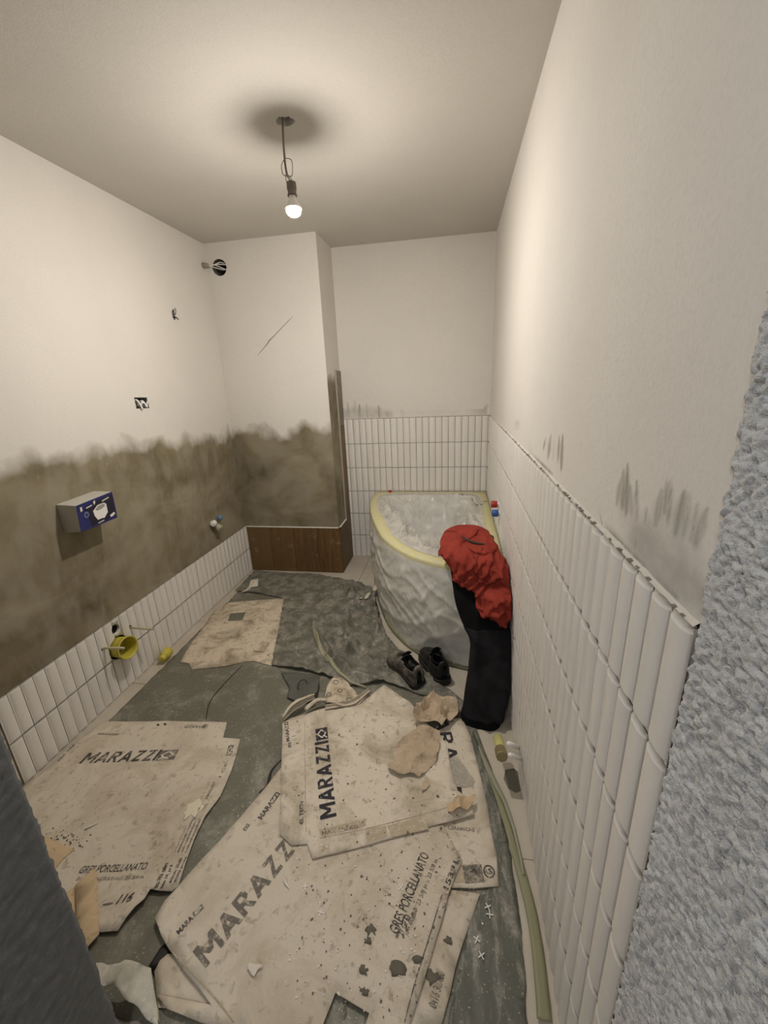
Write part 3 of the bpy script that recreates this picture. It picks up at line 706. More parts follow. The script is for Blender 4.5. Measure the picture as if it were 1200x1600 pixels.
# densify front curve
fd=[]
for i in range(len(fr)-1):
    for k in range(3): fd.append((fr[i][0]+(fr[i+1][0]-fr[i][0])*k/3,fr[i][1]+(fr[i+1][1]-fr[i][1])*k/3))
fd.append(fr[-1]); nf=len(fd)
rows=40; vs=[]
for r in range(rows+1):
    v=r/rows; z=RZ-.018-v*(RZ-.024)
    for i,(x,y) in enumerate(fd):
        u=i/nf*1.6
        c0=1.0; sc=1.012-.04*max(0,(v-.45))/.55+ .012*math.sin(v*math.pi)
        w1=N.noise(Vector((u*2.6+v*3.4,v*1.2-u*1.,.4))); w2=N.noise(Vector((u*5-v*4.2,v*2.2+u*1.6,3.1))); w3=N.noise(Vector((u*12+v*9,v*5,7.7)))
        rid=(1-abs(w1)*3.4); rid2=(1-abs(w2)*3.6)
        d=(.008*max(0,rid)**1.2+.008*max(0,1-abs(w2)*7)+.006*max(0,1-abs(w3)*6))*math.sin(min(1,v*5)*math.pi/2)*(1 if i>3 else .2)
        px,py=cT[0]+(x-cT[0])*sc,cT[1]+(y-cT[1])*sc
        L=math.hypot(x-cT[0],y-cT[1]); px+=(x-cT[0])/L*d; py+=(y-cT[1])/L*d
        px=min(px,W-.012)
        vs.append((px,py,z+.004*w1))
fs=[(r*nf+i,r*nf+i+1,(r+1)*nf+i+1,(r+1)*nf+i) for r in range(rows) for i in range(nf-1)]
o=mesh('outer_film',vs,fs,M_FILM,tub,True)
# tape along the foot of the apron
tp=MB(); 
rr=[]
for i in range(0,nf,2):
    x,y=fd[i]; rr.append([Vector((min(W-.012,cT[0]+(x-cT[0])*s),cT[1]+(y-cT[1])*s,z)) for s,z in ((.972,.03),(.985,.012),(1.0,.0045),(.985,.003))])
tp.loft(rr,cap=False).build('foot_tape',M_TAPEG,tub,True)
# clear film over the basin, sagging in folds
vs=[]; R=30; base=smoothL(inner(.066),8); nb=len(base)
dens=[]
for i in range(nb):
    a=base[i]; b=base[(i+1)%nb]; dens+= [a,((a[0]+b[0])/2,(a[1]+b[1])/2)]
nb=len(dens)
for r in range(R+1):
    s=1-r/R
    for i,(x,y) in enumerate(dens):
        px=cT[0]+(x-cT[0])*(.02+.98*s); py=cT[1]+(y-cT[1])*(.02+.98*s)
        a=math.atan2(y-cT[1],x-cT[0])
        dd=math.hypot(px-cT[0],py-cT[1]); LL=math.hypot(x-cT[0],y-cT[1]); fq=dd/max(.05,LL-.09)+.045; dep=float(np.interp(fq,[0,.5,.74,.86,.93,.985,1.0],[-.36,-.35,-.31,-.21,-.09,-.004,.0]))
        q1=N.noise(Vector((math.cos(a)*4.5,math.sin(a)*4.5,r*.06))); q2=N.noise(Vector((math.cos(a)*11,math.sin(a)*11,r*.12+4))); q3=N.noise(Vector((px*16,py*16,2)))
        q4=N.noise(Vector((px*7,py*7,5.)))
        am=min(1,max(0,(1-s)-.05)*6)
        h=(.045*max(0,1-abs(q1)*5)+.026*max(0,1-abs(q2)*5)+.010*max(0,1-abs(q3)*5)+.02*q4)*am
        vs.append((px,py,RZ+.010+dep+h))
fs=[(r*nb+i,r*nb+(i+1)%nb,(r+1)*nb+(i+1)%nb,(r+1)*nb+i) for r in range(R) for i in range(nb)]
o=mesh('basin_film',vs,fs,M_FILM2,tub,True)
# debris lying in the tub on the film
cr_=MB(); rd=random.Random(11)
for k in range(70):
    if k<40: x=rd.gauss(1.79,.05); y=rd.gauss(2.95,.06)
    else: x=rd.gauss(1.60,.10); y=rd.gauss(2.35,.09)
    # height of film here
    best=min(vs,key=lambda v:(v[0]-x)**2+(v[1]-y)**2); s=rd.uniform(.003,.011)
    M_=Matrix.Translation((x,y,best[2]+.006))@Matrix.Rotation(rd.uniform(0,6),4,'Z')@Matrix.Rotation(rd.uniform(-.5,.5),4,'X')
    cr_.box((-s,-s*.4,-.001),(s,s*.4,.0015),M_)
o=cr_.build('plaster_debris',mat('dark_debris',(.10,.09,.075),.9)); tag(o,'dark plaster crumbs scattered on the clear film inside the tub','debris',kind='stuff')
q=at(610,768,1,D-.03)
tag(bev(MB().box((q.x-.014,D-.05,RZ+.004),(q.x+.012,D-.03,RZ+.022)).build('red_clip',M_RED),.003),'tiny red plastic clip on back rim of the tub','clip')

# ------------------------------------------------------------------ clothes on the tub
def row_ring(pxL,pxR,py,dep,th,n=36,sag=0.,seed=0,amp=.010,sq=.75):
    a=at(pxL,py,1,dep); b=at(pxR,py,1,dep); c=(a+b)/2; hw=(b-a).length/2; out=[]
    for k in range(n):
        t=2*math.pi*k/n; cx=math.copysign(abs(math.cos(t))**sq,math.cos(t)); sy=math.copysign(abs(math.sin(t))**sq,math.sin(t))
        p=Vector((c.x+cx*hw, c.y+sy*th*.5, c.z+(b.z-a.z)*cx*.5))
        out.append(p)
    return out
def refine(rows,m):
    "catmull-rom between control rows of numbers"
    R=[rows[0]]+rows+[rows[-1]]; out=[]
    for i in range(1,len(R)-2):
        for k in range(m):
            t=k/m; out.append([.5*((2*b)+(c-a)*t+(2*a-5*b+4*c-d)*t*t+(3*b-a-3*c+d)*t**3) for a,b,c,d in zip(*R[i-1:i+3])])
    out.append(list(rows[-1])); return out
def cloth_loft(name,rows,m,mt,parent,amp,foldf,n=64,sq=.75,xmax=W-.012):
    rr=[]
    R=refine(rows,m)
    for j,(l,r,y,d,th) in enumerate(R):
        ring_=row_ring(l,r,y,d,th,n,sq=sq)
        c=sum(ring_,Vector())/n; o2=[]
        for k,p in enumerate(ring_):
            dr=(p-c); dr.z=0; L=dr.length+1e-6
            f=foldf(p,k/n,j/len(R)); q=p+Vector((0,-1,0))*f*amp*(1 if p.y<c.y else .2)+dr/L*f*amp*.35
            q.x=min(q.x,xmax); o2.append(q)
        rr.append(o2)
    return MB().loft(rr).build(name,mt,parent,True)
def sharp(v,k=7): return max(0,1-abs(v)*k)
def ridge(v): return max(0,1-abs(v)*2.6)**1.5
def jf(p,u,v):
    return 2.2*sharp(N.noise(Vector((p.x*9+p.z*7,p.z*4,p.y*3+.7))),3.5)+1.8*sharp(N.noise(Vector((p.x*14-p.z*12,p.z*6,2+p.y*5))),4.5)+.9*sharp(N.noise(Vector((p.x*30+p.z*9,p.z*20,5))),4)-1.0
def tf(p,u,v):
    return 1.0*ridge(N.noise(Vector((p.x*8,p.z*2.2+p.x*3,1.3))))+.5*ridge(N.noise(Vector((p.x*9+p.z*5,p.z*12,4.3))))
tro=empty('trousers',(1.83,1.6,0),'charcoal work trousers hanging over the front of the tub','trousers')
legrows=[(700,768,868,1.86,.07),(704,775,885,1.83,.08),(706,782,905,1.80,.08),(709,786,925,1.77,.08),(714,790,950,1.74,.09),(725,794,975,1.71,.09),(734,796,1000,1.68,.10),(734,796,1030,1.65,.10),(730,795,1060,1.615,.10),(726,789,1090,1.58,.10),(722,784,1112,1.555,.105)]
cloth_loft('front_leg',legrows[5:],5,M_CHAR,tro,.022,tf)
cloth_loft('upper_leg',legrows[:6]+[(729,795,985,1.70,.085)],4,M_BLK,tro,.014,tf)
cloth_loft('leg_hem',[(721.5,784.5,1110,1.556,.107),(720,783,1118,1.549,.108),(721,781,1127,1.540,.104)],4,M_BLK,tro,.005,tf)
cloth_loft('rear_leg',[(740,797,905,1.83,.04),(755,799,960,1.82,.045),(765,800,1010,1.80,.05),(767,798,1060,1.765,.055),(765,795,1096,1.735,.055)],5,M_BLK,tro,.008,tf)

jk=empty('red_shirt',(1.8,1.9,.6),'crumpled red work shirt heaped over the tub rim on the trousers','shirt')
jrows=[(716,738,822,2.10,.05),(704,752,825,2.08,.09),(695,764,833,2.04,.13),(690,771,845,1.97,.15),(690,780,858,1.91,.15),(695,788,872,1.86,.14),(701,796,886,1.815,.12),(706,799,897,1.79,.10),(716,800,910,1.77,.09),(733,800,919,1.745,.085),(743,800,928,1.72,.08),(744,799,942,1.70,.075),(750,798,954,1.685,.07),(766,797,964,1.675,.055),(782,795,972,1.67,.035),(788,792,977,1.67,.02)]
o=cloth_loft('shirt_body',jrows,6,M_REDC,jk,.013,jf,110,.8)
# a sleeve bundled at the left and hanging flap
cloth_loft('sleeve',[(694,716,832,2.0,.05),(688,722,845,1.93,.08),(690,734,858,1.86,.09),(698,742,872,1.81,.08),(703,745,888,1.78,.06),(712,746,902,1.765,.05),(726,744,913,1.76,.04),(735,741,919,1.76,.02)],6,M_REDC,jk,.011,jf,60,.8)
zp=curve([at(x,y,1,d)+Vector((0,-.012,.012)) for x,y,d in ((722,840,1.90),(730,846,1.865),(740,850,1.855),(750,852,1.85),(757,852,1.85))],5)
MB().tube(zp,[.003+.005*math.sin(math.pi*i/(len(zp)-1)) for i in range(len(zp))],8).build('dark_trim',mat('dark_smeared_cloth',(.06,.03,.022),.9),jk,True)
q=at(765,839,1,2.10)
tag(bev(MB().box((-.022,-.02,-.008),(.022,.02,.010),Matrix.Translation(q)@Matrix.Rotation(.5,4,'Y')).build('black_buckle',M_RUB),.004),'small black buckle poking out behind the red shirt','buckle')

# ------------------------------------------------------------------ shoes
def shoe(name,heel,toe,label,mside,flip=1,tilt=0.):
    hx,hy=heel; tx,ty=toe; L=math.hypot(tx-hx,ty-hy); ang=math.atan2(ty-hy,tx-hx)
    e=bpy.data.objects.new(name,None); C.objects.link(e); tag(e,label,'shoe','pair of black work shoes'); e.empty_display_size=.05
    Mt=Matrix.Translation((hx,hy,.016))@Matrix.Rotation(ang,4,'Z')
    def wid(s): return float(np.interp(s,[0,.03,.1,.25,.42,.6,.75,.88,.96,1],[.016,.033,.041,.044,.044,.054,.058,.050,.032,.010]))
    def cen(s): return flip*float(np.interp(s,[0,.3,.7,1],[0,-.004,.004,-.006]))
    def top(s): return float(np.interp(s,[0,.04,.15,.3,.42,.5,.62,.8,.93,1],[.10,.122,.112,.10,.112,.105,.082,.066,.052,.025]))
    ns,nt=34,21; vs=[];fs=[];skip=set()
    for i in range(ns):
        s=i/(ns-1)
        for j in range(nt):
            t=j/(nt-1)*math.pi; c=math.cos(t); sn=math.sin(t)
            hh=top(s)-.02
            bul=abs(c)**.75*math.copysign(1,c)
            x=s*L; y=cen(s)+wid(s)*bul*(1-.10*sn*(s<.45)); z=.022+hh*(sn**.62)
            if s<.06: x+= .006*(1-s/.06)*(sn)
            vs.append(Mt@Vector((x,y,z)))
    for i in range(ns-1):
        s=(i+.5)/(ns-1)
        for j in range(nt-1):
            t=(j+.5)/(nt-1)
            if .07<s<.46 and abs(t-.5)<.5*(.62 if s<.36 else .5): continue
            fs.append((i*nt+j,(i+1)*nt+j,(i+1)*nt+j+1,i*nt+j+1))
    u=mesh('upper',vs,[tuple(reversed(f)) for f in fs],mside,e,True); solid(u,.004)
    # sole
    loop_=[]
    for i in range(ns): s=i/(ns-1); loop_.append((s*L*1.012-.004,cen(s)+wid(s)+.005))
    for i in range(ns-1,-1,-1): s=i/(ns-1); loop_.append((s*L*1.012-.004,cen(s)-wid(s)-.005))
    n=len(loop_); sv=[Mt@Vector((x,y,-.014)) for x,y in loop_]+[Mt@Vector((x,y,.024)) for x,y in loop_]
    sf=[tuple(range(n-1,-1,-1)),tuple(range(n,2*n))]+[(k,(k+1)%n,n+(k+1)%n,n+k) for k in range(n)]
    so_=mesh('sole',sv,sf,M_RUB,e); bev(so_,.003)
    # insole
    iv=[Mt@Vector((x*.94+.006,y*.86,.030)) for x,y in loop_]; mesh('insole',iv,[tuple(range(n))],M_BLK,e)
    # tongue, padded, standing up
    tr_=[]
    for k in range(7):
        f=k/6; x=L*(.60-.22*f); z=.068+.062*f; w=.018+.008*f
        tr_.append([Mt@Vector((x+dx,a*w+cen(.5),z+ (1-a*a)*.010+dz)) for a,dx,dz in ((-1,0,0),(-.5,0,0),(0,0,0),(.5,0,0),(1,0,0),(.5,.007,.004),(0,.008,.004),(-.5,.007,.004))])
    MB().loft(tr_).build('tongue',M_BLK,e,True)
    # collar roll
    cpts=[]
    for k in range(20):
        a=2*math.pi*k/20; s=.265+.20*math.cos(a); y=cen(s)+.027*math.sin(a); z=top(s)-.004-.012*abs(math.sin(a))
        cpts.append(Mt@Vector((s*L,y,z)))
    MB().tube(cpts+[cpts[0],cpts[1]],.006,8,False).build('collar',M_BLK,e,True)
    for k in range(4):
        s=.50+.05*k; z=top(s)+.004
        w=wid(s)*.55
        MB().tube(curve([Mt@Vector((s*L-.006,-w,z-.012)),Mt@Vector((s*L,-w*.3,z+.002)),Mt@Vector((s*L+.006,w*.4,z+.002)),Mt@Vector((s*L+.004,w,z-.012))],4),.0022,6).build('lace',M_RUB,e,True)
    # heel counter band
    return e
shoe('work_shoe',(1.535,1.700),(1.36,1.925),'black work shoe with dusty toe, nearer the cardboard',M_LEATHD,1)
shoe('work_shoe',(1.655,1.745),(1.545,1.985),'cleaner black work shoe, nearer the hanging trousers',M_LEATH,-1)

# ------------------------------------------------------------------ floor sheeting
creases=[([(490,978),(497,1005),(520,1035),(548,1060),(590,1068)],.045,.028),([(470,935),(500,965),(520,975),(560,960)],.022,.022),
 ([(545,925),(560,950),(590,965)],.03,.025),([(540,1000),(545,965),(580,955),(590,935)],.028,.022),([(538,1015),(575,1040),(600,1055)],.028,.02),([(500,925),(530,920),(575,925)],.02,.02),
 ([(595,1000),(600,1040)],.012,.015),([(455,925),(490,975)],.014,.02),([(560,985),(600,990)],.018,.02),([(398,905),(450,915),(520,905)],.016,.02),([(455,925),(470,950),(492,978),(488,955),(505,940),(535,925)],.035,.016),([(540,930),(575,945),(600,930)],.035,.014),([(600,1000),(612,1030),(660,1062)],.025,.012),([(545,985),(560,1010),(555,1035)],.02,.014),([(500,965),(512,1000),(530,1020)],.022,.012),([(610,1030),(650,1060),(690,1085)],.010,.02)]
CR=[(FP(p),h,w) for p,h,w in creases]
def wrin(x,y):
    z=0
    for L,h,w in CR:
        d=min(seg_d((x,y),L[i],L[i+1])[0] for i in range(len(L)-1)); z+=h*math.exp(-(d/(w*.6))**1.3)
    return z
def amask(x,y): return max(0,min(1,(x-.72)/.25))*max(0,min(1,(y-1.68)/.12))
def z_over(x,y):
    a=amask(x,y)
    r1=ridge(nz(x+.3*y,y,3.,5)); r2=ridge(nz(x,y+.3*x,8.,11)); r3=ridge(nz(x,y,5.,30))
    return .0105+.002*nz(x,y,1,7)+(wrin(x,y)*1.25+.020*r1+.010*r2+.003*r3+.026*sharp(nz(x+.4*y,y,12.,3.5))+.018*sharp(nz(x-.5*y,y,17.,6.5))+.008*sharp(nz(x,y,21.,15),5))*a+(.0045*ridge(nz(x,y,4,7))+.002*ridge(nz(x,y,6,24)))*(1-a)
def z_tarp(x,y):
    return .0025+.0012*nz(x,y,2,5)+.0016*ridge(nz(x*1.0,y*.55,6,4.5))+.0012*ridge(nz(x*1.6,y*.6,9,11))
tarp_out=FP([(395,897),(372,925),(345,952),(290,1008),(210,1088),(160,1137),(100,1192)])+[(.03,1.0),(.05,.49),(.5,.475),(1.2,.47),(1.86,.48)]+FP([(822,1590),(818,1500),(808,1400),(795,1310),(778,1235),(760,1180),(742,1135),(712,1098),(660,1050),(625,1020),(602,990),(590,945),(572,918),(530,903),(450,898)])
tarp_out[-7]=tarp_out[-7]
o=sheet('floor_sheeting',tarp_out,z_tarp,.026,M_TARP,None,.0012,jit=.004,seed=3); tag(o,'large green-grey protective sheeting spread over the bathroom floor','sheeting')
over=FP([(398,893),(440,896),(500,899),(548,912),(570,918),(582,925),(588,948),(593,975),(604,1000),(622,1022),(645,1044),(700,1080),(722,1096),(742,1128),(722,1120),(690,1095),(655,1088),(600,1068),(575,1072),(540,1075),(520,1062),(492,1054),(460,1048),(425,1042),(432,1005),(444,937),(400,928),(368,925)])
o=sheet('dusty_sheet',over,z_over,.0125,M_TARP2,None,.0012,jit=.004,seed=5); tag(o,'crumpled dust-caked grey sheet beside the foot of the bathtub','sheeting')
# trodden strip of sheeting at the right of the cartons
so_=[(1.66,.47),(1.87,.47)]+FP([(818,1500),(806,1400),(792,1310),(774,1240),(750,1170),(735,1140),(715,1120),(700,1135),(735,1200),(760,1300),(772,1380),(760,1395),(735,1430)])
o=sheet('trodden_sheet',so_,lambda x,y:.0062+.003*ridge(nz(x*2.,y*.5,3,9))+.001*nz(x,y,3,30),.016,M_TARP3,None,.001,jit=.003,seed=6); tag(o,'dark scuffed strip of sheeting between cartons and the right wall','sheeting')
def ribbon(name,c,w,zf,m,label=None,cat=None,lift=0.,n=8,par=None):
    P=curve([(x,y,0) for x,y in c],n); ws=w if isinstance(w,list) else [w,w]; vs=[]
    for i,q in enumerate(P):
        a=P[max(i-1,0)];b=P[min(i+1,len(P)-1)];t=(b-a).normalized();nn=Vector((-t.y,t.x,0)); f=i/(len(P)-1); ww=float(np.interp(f,np.linspace(0,1,len(ws)),ws))
        for s in (-1,-.4,.4,1):
            r=q+nn*ww*.5*s; vs.append((r.x,r.y,zf(r.x,r.y)+lift*(1-abs(s)*.5)*(.6+.4*math.sin(i*.9))))
    fs=[(i*4+k,i*4+k+1,(i+1)*4+k+1,(i+1)*4+k) for i in range(len(P)-1) for k in range(3)]
    fs=[tuple(reversed(f)) for f in fs]
    o=mesh(name,vs,fs,m,par,True); solid(o,.0012,0)
    if label: tag(o,label,cat)
    return o
ribbon('film_strip',FP([(757,1195),(775,1240),(795,1300),(815,1370),(832,1440),(843,1520),(850,1598)]),[.012,.022,.03,.03,.034],lambda x,y:.008+.003*nz(x,y,1,20),M_TAPEG,'yellow-green film strip edging the sheeting near right wall','strip',.004)
ribbon('film_strip',FP([(748,1170),(758,1195),(772,1225),(790,1262),(805,1310),(818,1372)]),[.006,.02,.016,.01,.006],lambda x,y:.015+.002*nz(x,y,3,20),mat('pale_green_film',(.30,.30,.22),.4),'pale narrow film strip lying above the yellow-green strip','strip',.003)
# pale taped edge standing on the fold of the dusty sheet
ribbon('tape_edge',FP([(489,976),(492,992),(500,1012),(518,1036),(545,1058),(572,1066)],.045),[.010,.020,.020,.012,.006],lambda x,y:z_over(x,y)+.003,mat('pale_tape',(.36,.335,.23),.7),'pale strip of tape along a raised fold of dusty sheet','tape',.004)
ribbon('torn_strip',FP([(562,945),(575,938),(588,920),(592,912)],.03),[.02,.035,.035,.02],lambda x,y:z_over(x,y)+.008,M_CARDEDGE,'torn pale paper strip leaning against the side of the bathtub','paper',.006)
ribbon('torn_strip',FP([(378,927),(388,922),(396,910)],.01),[.01,.03,.02],lambda x,y:z_over(x,y)+.004,M_CARDEDGE,'small torn paper strip at far end of the left tiles','paper',.002)
tag(sheet('paper_scrap',FP([(392,908),(404,906),(403,918),(389,920)],.01),lambda x,y:.021,.05,M_PALE,None,.001),'small pale square paper scrap on the far corner of the sheet','paper')

# ------------------------------------------------------------------ cardboard sheets with print
def warp(layer,seed,amp=.0014,curl=None):
    def f(x,y):
        z=layer+amp*nz(x,y,seed,3.2)+amp*.45*nz(x,y,seed+5,9)
        if curl:
            for (cx,cy,r,h) in curl:
                d=math.hypot(x-cx,y-cy)
                if d<r: z+=h*(1-d/r)**2
        return z
    return f
def text(s,p0,p1,hgt,zf,m,par,bold=.02,shear=0.,z=0.,name='lettering',lift=.0012):
    cu=bpy.data.curves.new('t','FONT'); cu.body=s; cu.size=1; cu.offset=bold; cu.shear=shear; cu.resolution_u=3
    ob=bpy.data.objects.new('t',cu); C.objects.link(ob); bpy.context.view_layer.update()
    me=bpy.data.meshes.new_from_object(ob.evaluated_get(bpy.context.evaluated_depsgraph_get())); bpy.data.objects.remove(ob)
    co=[v.co.copy() for v in me.vertices]; x0=min(c.x for c in co);x1=max(c.x for c in co);y0=min(c.y for c in co);y1=max(c.y for c in co)
    a=Vector(F(*p0,z));b=Vector(F(*p1,z));e1=(b-a);L=e1.length;e1/=L;e2=Vector((-e1.y,e1.x))
    for v in me.vertices:
        q=a+e1*((v.co.x-x0)/(x1-x0)*L)+e2*((v.co.y-y0)/(y1-y0)*hgt); v.co=(q.x,q.y,zf(q.x,q.y)+lift)
    me.materials.clear(); me.materials.append(m)
    return link(name,me,m,par)
GL={'M':(1.1,[[(0,0),(.0,1)],[(.03,1),(.55,.30)],[(.55,.30),(1.07,1)],[(1.1,1),(1.1,0)]]),'A':(.95,[[(0,0),(.475,1)],[(.475,1),(.95,0)],[(.2,.30),(.75,.30)]]),
 'R':(.75,[[(0,0),(0,1)],[(0,.96),(.45,.96)],[(.45,.96),(.68,.84)],[(.68,.88),(.68,.60)],[(.68,.64),(.45,.48)],[(0,.48),(.48,.48)],[(.36,.48),(.75,0)]]),
 'Z':(.8,[[(0,.93),(.8,.93)],[(.76,.98),(.04,.02)],[(0,.07),(.8,.07)]]),'I':(.0,[[(0,0),(0,1)]])}
def bold(s,p0,p1,hgt,zf,m,par,w=.17,shear=0.,z=0.,lift=.0012):
    "heavy condensed capitals drawn stroke by stroke"
    a=Vector(F(*p0,z));b=Vector(F(*p1,z));e1=(b-a);L=e1.length;e1/=L;e2=Vector((-e1.y,e1.x)); x=w/2; ST=[]
    for ch in s:
        wd_,sg=GL[ch]; ST+=[((p[0]+x,p[1]),(q[0]+x,q[1])) for p,q in sg]; x+=wd_+w+.16
    tot=x-.16-w/2+w*.0; mb=MB()
    for n,(p,q) in enumerate(ST):
        dx,dy=q[0]-p[0],q[1]-p[1]; l=math.hypot(dx,dy); diag=abs(dx)>.05 and abs(dy)>.3
        hx,hy=(w/2*1.08,0) if (abs(dy)>abs(dx)*.6) else (0,w/2*.85)
        c=[(p[0]-hx,p[1]-hy),(p[0]+hx,p[1]+hy),(q[0]+hx,q[1]+hy),(q[0]-hx,q[1]-hy)]
        if (c[1][0]-c[0][0])*(c[2][1]-c[0][1])-(c[1][1]-c[0][1])*(c[2][0]-c[0][0])<0: c=c[::-1]
        k=3; vs=[]
        for i in range(k+1):
            for (u,v) in ((c[0],c[3]),(c[1],c[2])):
                X=u[0]+(v[0]-u[0])*i/k; Y=min(1,max(0,u[1]+(v[1]-u[1])*i/k)); P_=a+e1*((X+shear*Y)/(tot+shear)*L)+e2*Y*hgt
                vs.append((P_.x,P_.y,zf(P_.x,P_.y)+lift+n*.00002))
        mb.add(vs,[(2*i,2*i+1,2*i+3,2*i+2) for i in range(k)])
    return mb.build('lettering',m,par)
def mark(pts,zf,m,par,z=0.,name='print',lift=.0009,world=False):
    P_=pts if world else FP(pts,z); xs=[p[0] for p in P_]; ys=[p[1] for p in P_]
    V,Fc=triang(P_,grid(min(xs),max(xs),min(ys),max(ys),.04),edge_step=.04)
    return mesh(name,[(x,y,zf(x,y)+lift) for x,y in V],Fc,m,par)
def logo(p0,p1,side,zf,m,par,z=0.):
    "square emblem with a broken diamond; p0->p1 is the bottom edge in the reading direction"
    a=Vector(F(*p0,z));b=Vector(F(*p1,z));L=(b-a).length;e1=(b-a)/L;e2=Vector((-e1.y,e1.x)); U=lambda u,v:tuple(a+e1*u*L+e2*v*side)
    mark([U(0,0),U(1,0),U(1,1),U(0,1)],zf,m,par,name='emblem',world=True)
    def bar(u0,v0,u1,v1,w=.09):
        d=Vector((u1-u0,v1-v0)).normalized()*w*.5; n=Vector((-d.y,d.x))
        mark([U(u0+n.x,v0+n.y),U(u0-n.x,v0-n.y),U(u1-n.x,v1-n.y),U(u1+n.x,v1+n.y)][::-1],zf,M_PALE,par,name='emblem_line',lift=.0016,world=True)
    for q in ((.5,.84,.84,.5),(.84,.5,.66,.32),(.5,.16,.16,.5),(.16,.5,.5,.84),(.5,.16,.60,.26),(.1,.1,.3,.3)): bar(*q)
# A: far muddy carton
zA=warp(.0075,1,.0012)
oA=FP([(334,957),(355,943),(400,939),(446,936),(440,975),(432,1005),(425,1042),(410,1038),(396,1034),(377,1037),(350,1043),(300,1048),(296,1038),(282,1036),(290,1020),(307,995),(313,989)])
ca=sheet('cardboard_sheet',oA,zA,.04,M_CARDA,None,.003,[FP([(360,960),(384,958),(379,971),(356,972)])],jit=.003,seed=11); tag(ca,'muddy far cardboard sheet with a square cut-out, beside the left tiles','cardboard','flattened tile cartons')
tag(sheet('torn_flap',FP([(398,1010),(402,1005),(421,1004),(418,1009),(411,1019),(396,1018)],.008),lambda x,y:zA(x,y)+.004+.01*max(0,nz(x,y,2,30)),.012,M_CARDA,None,.001,seed=3),'small torn curled flap on the muddy far cardboard','paper')
# B: left carton
zB=warp(.0095,2,.002,[(.80,.93,.25,.012),(.77,.68,.18,.018)])
oB=FP([(60,1215),(110,1172),(133,1150),(163,1129),(200,1130),(260,1129),(312,1130),(355,1131),(352,1143),(349,1155),(376,1157),(370,1180),(360,1212),(345,1248),(322,1280),(305,1315),(290,1355),(280,1388),(270,1397),(250,1397),(237,1395),(228,1412),(214,1425),(200,1440),(186,1460),(155,1461)])+[(.52,.52),(.2,.55),(.03,.75),(.012,.98)]
cb=sheet('cardboard_sheet',oB,zB,.045,M_CARD,None,.003,jit=.0022,seed=12); tag(cb,'pale printed cardboard sheet along the left wall tiles','cardboard','flattened tile cartons')
zb=.0095
bold('MARAZZI',(123,1193),(245,1188),.052,zB,M_INK,cb,.25,.25,zb)
logo((243,1189),(272,1187),.050,zB,M_INK2,cb,zb)

text('MARAZZI',(322,1134),(290,1133),.016,zB,M_INK2,cb,.02,0,zb)
text('MARAZZI',(152,1148),(184,1149),.010,zB,M_INK2,cb,.02,0,zb)
text('GRES PORCELLANATO.',(122,1365),(229,1360),.022,zB,M_INK,cb,.01,.2,zb)
text('31 Gr. cm 29.5/8 in x 23 5/8 in',(118,1376),(224,1375),.010,zB,M_INK2,cb,.01,.2,zb)
text('116',(181,1416),(206,1413),.026,zB,M_INK,cb,.02,.3,zb)
mark([(160,1414),(176,1411),(178,1414),(162,1417)],zB,M_INK2,cb,zb)
text('cod. 1AE',(92,1190),(118,1163),.012,zB,M_INK2,cb,.03,0,zb)
mark([(74,1214),(80,1207),(85,1207),(79,1216)],zB,M_TAN,cb,zb); mark([(84,1204),(89,1198),(94,1198),(90,1204)],zB,M_TAN,cb,zb)
logo((362,1180),(366,1164),.024,zB,M_INK2,cb,zb)
A0=(358,1180);A1=(262,1388)
def alongB(f,o): return (A0[0]+(A1[0]-A0[0])*f+o, A0[1]+(A1[1]-A0[1])*f)
for f0,f1,o0,t_,m_ in ((.17,.06,4,'I CE',M_INK2),(.34,.2,-1,'30X60 RET',M_INK2),(.34,.2,-9,'M 2 1.08',M_TAN),(.5,.37,4,'ISO 13006',M_TAN),(.5,.38,-4,'EN 14411',M_INK2),(.74,.5,6,'handle with care keep dry',M_INK2),(.74,.52,0,'made in Italy first choice',M_INK2),(.74,.5,-6,'attenzione fragile non gettare',M_INK2),(.74,.54,-12,'verificare tono e calibro',M_TAN),(.96,.77,10,'scelta prima',M_INK),(.97,.78,3,'articolo 30x60',M_INK)):
    text(t_,alongB(f0,o0),alongB(f1,o0),.011,zB,m_,cb,.012,0,zb)
for o0 in (-3,3): mark([alongB(.5,o0),alongB(.5,o0+.9),alongB(.74,o0+.9),alongB(.74,o0)][::-1],zB,M_TAN,cb,zb)
text('lotto 0416  calibro',(247,1391),(264,1350),.014,zB,M_INK,cb,.02,0,zb); text('tono 1A  pz 8',(256,1391),(272,1353),.012,zB,M_INK,cb,.02,0,zb)
mark([(318,1132),(326,1132),(325,1136),(317,1136)],zB,M_INK2,cb,zb)
for q in ((247,1133),(258,1132)): mark([(q[0]-3,q[1]),(q[0],q[1]-2),(q[0]+3,q[1]),(q[0],q[1]+2)],zB,M_INKD,cb,zb)
tag(sheet('mortar_splat',circle(*F(304,1265,.01),.034,22,.036,.7),lambda x,y:zB(x,y)+.0014+.001*nz(x,y,1,60),.01,mat('dried_mortar',(.74,.68,.52),.9),None,.001,seed=5),'pale dried mortar splat near the right edge of left cardboard','splat')
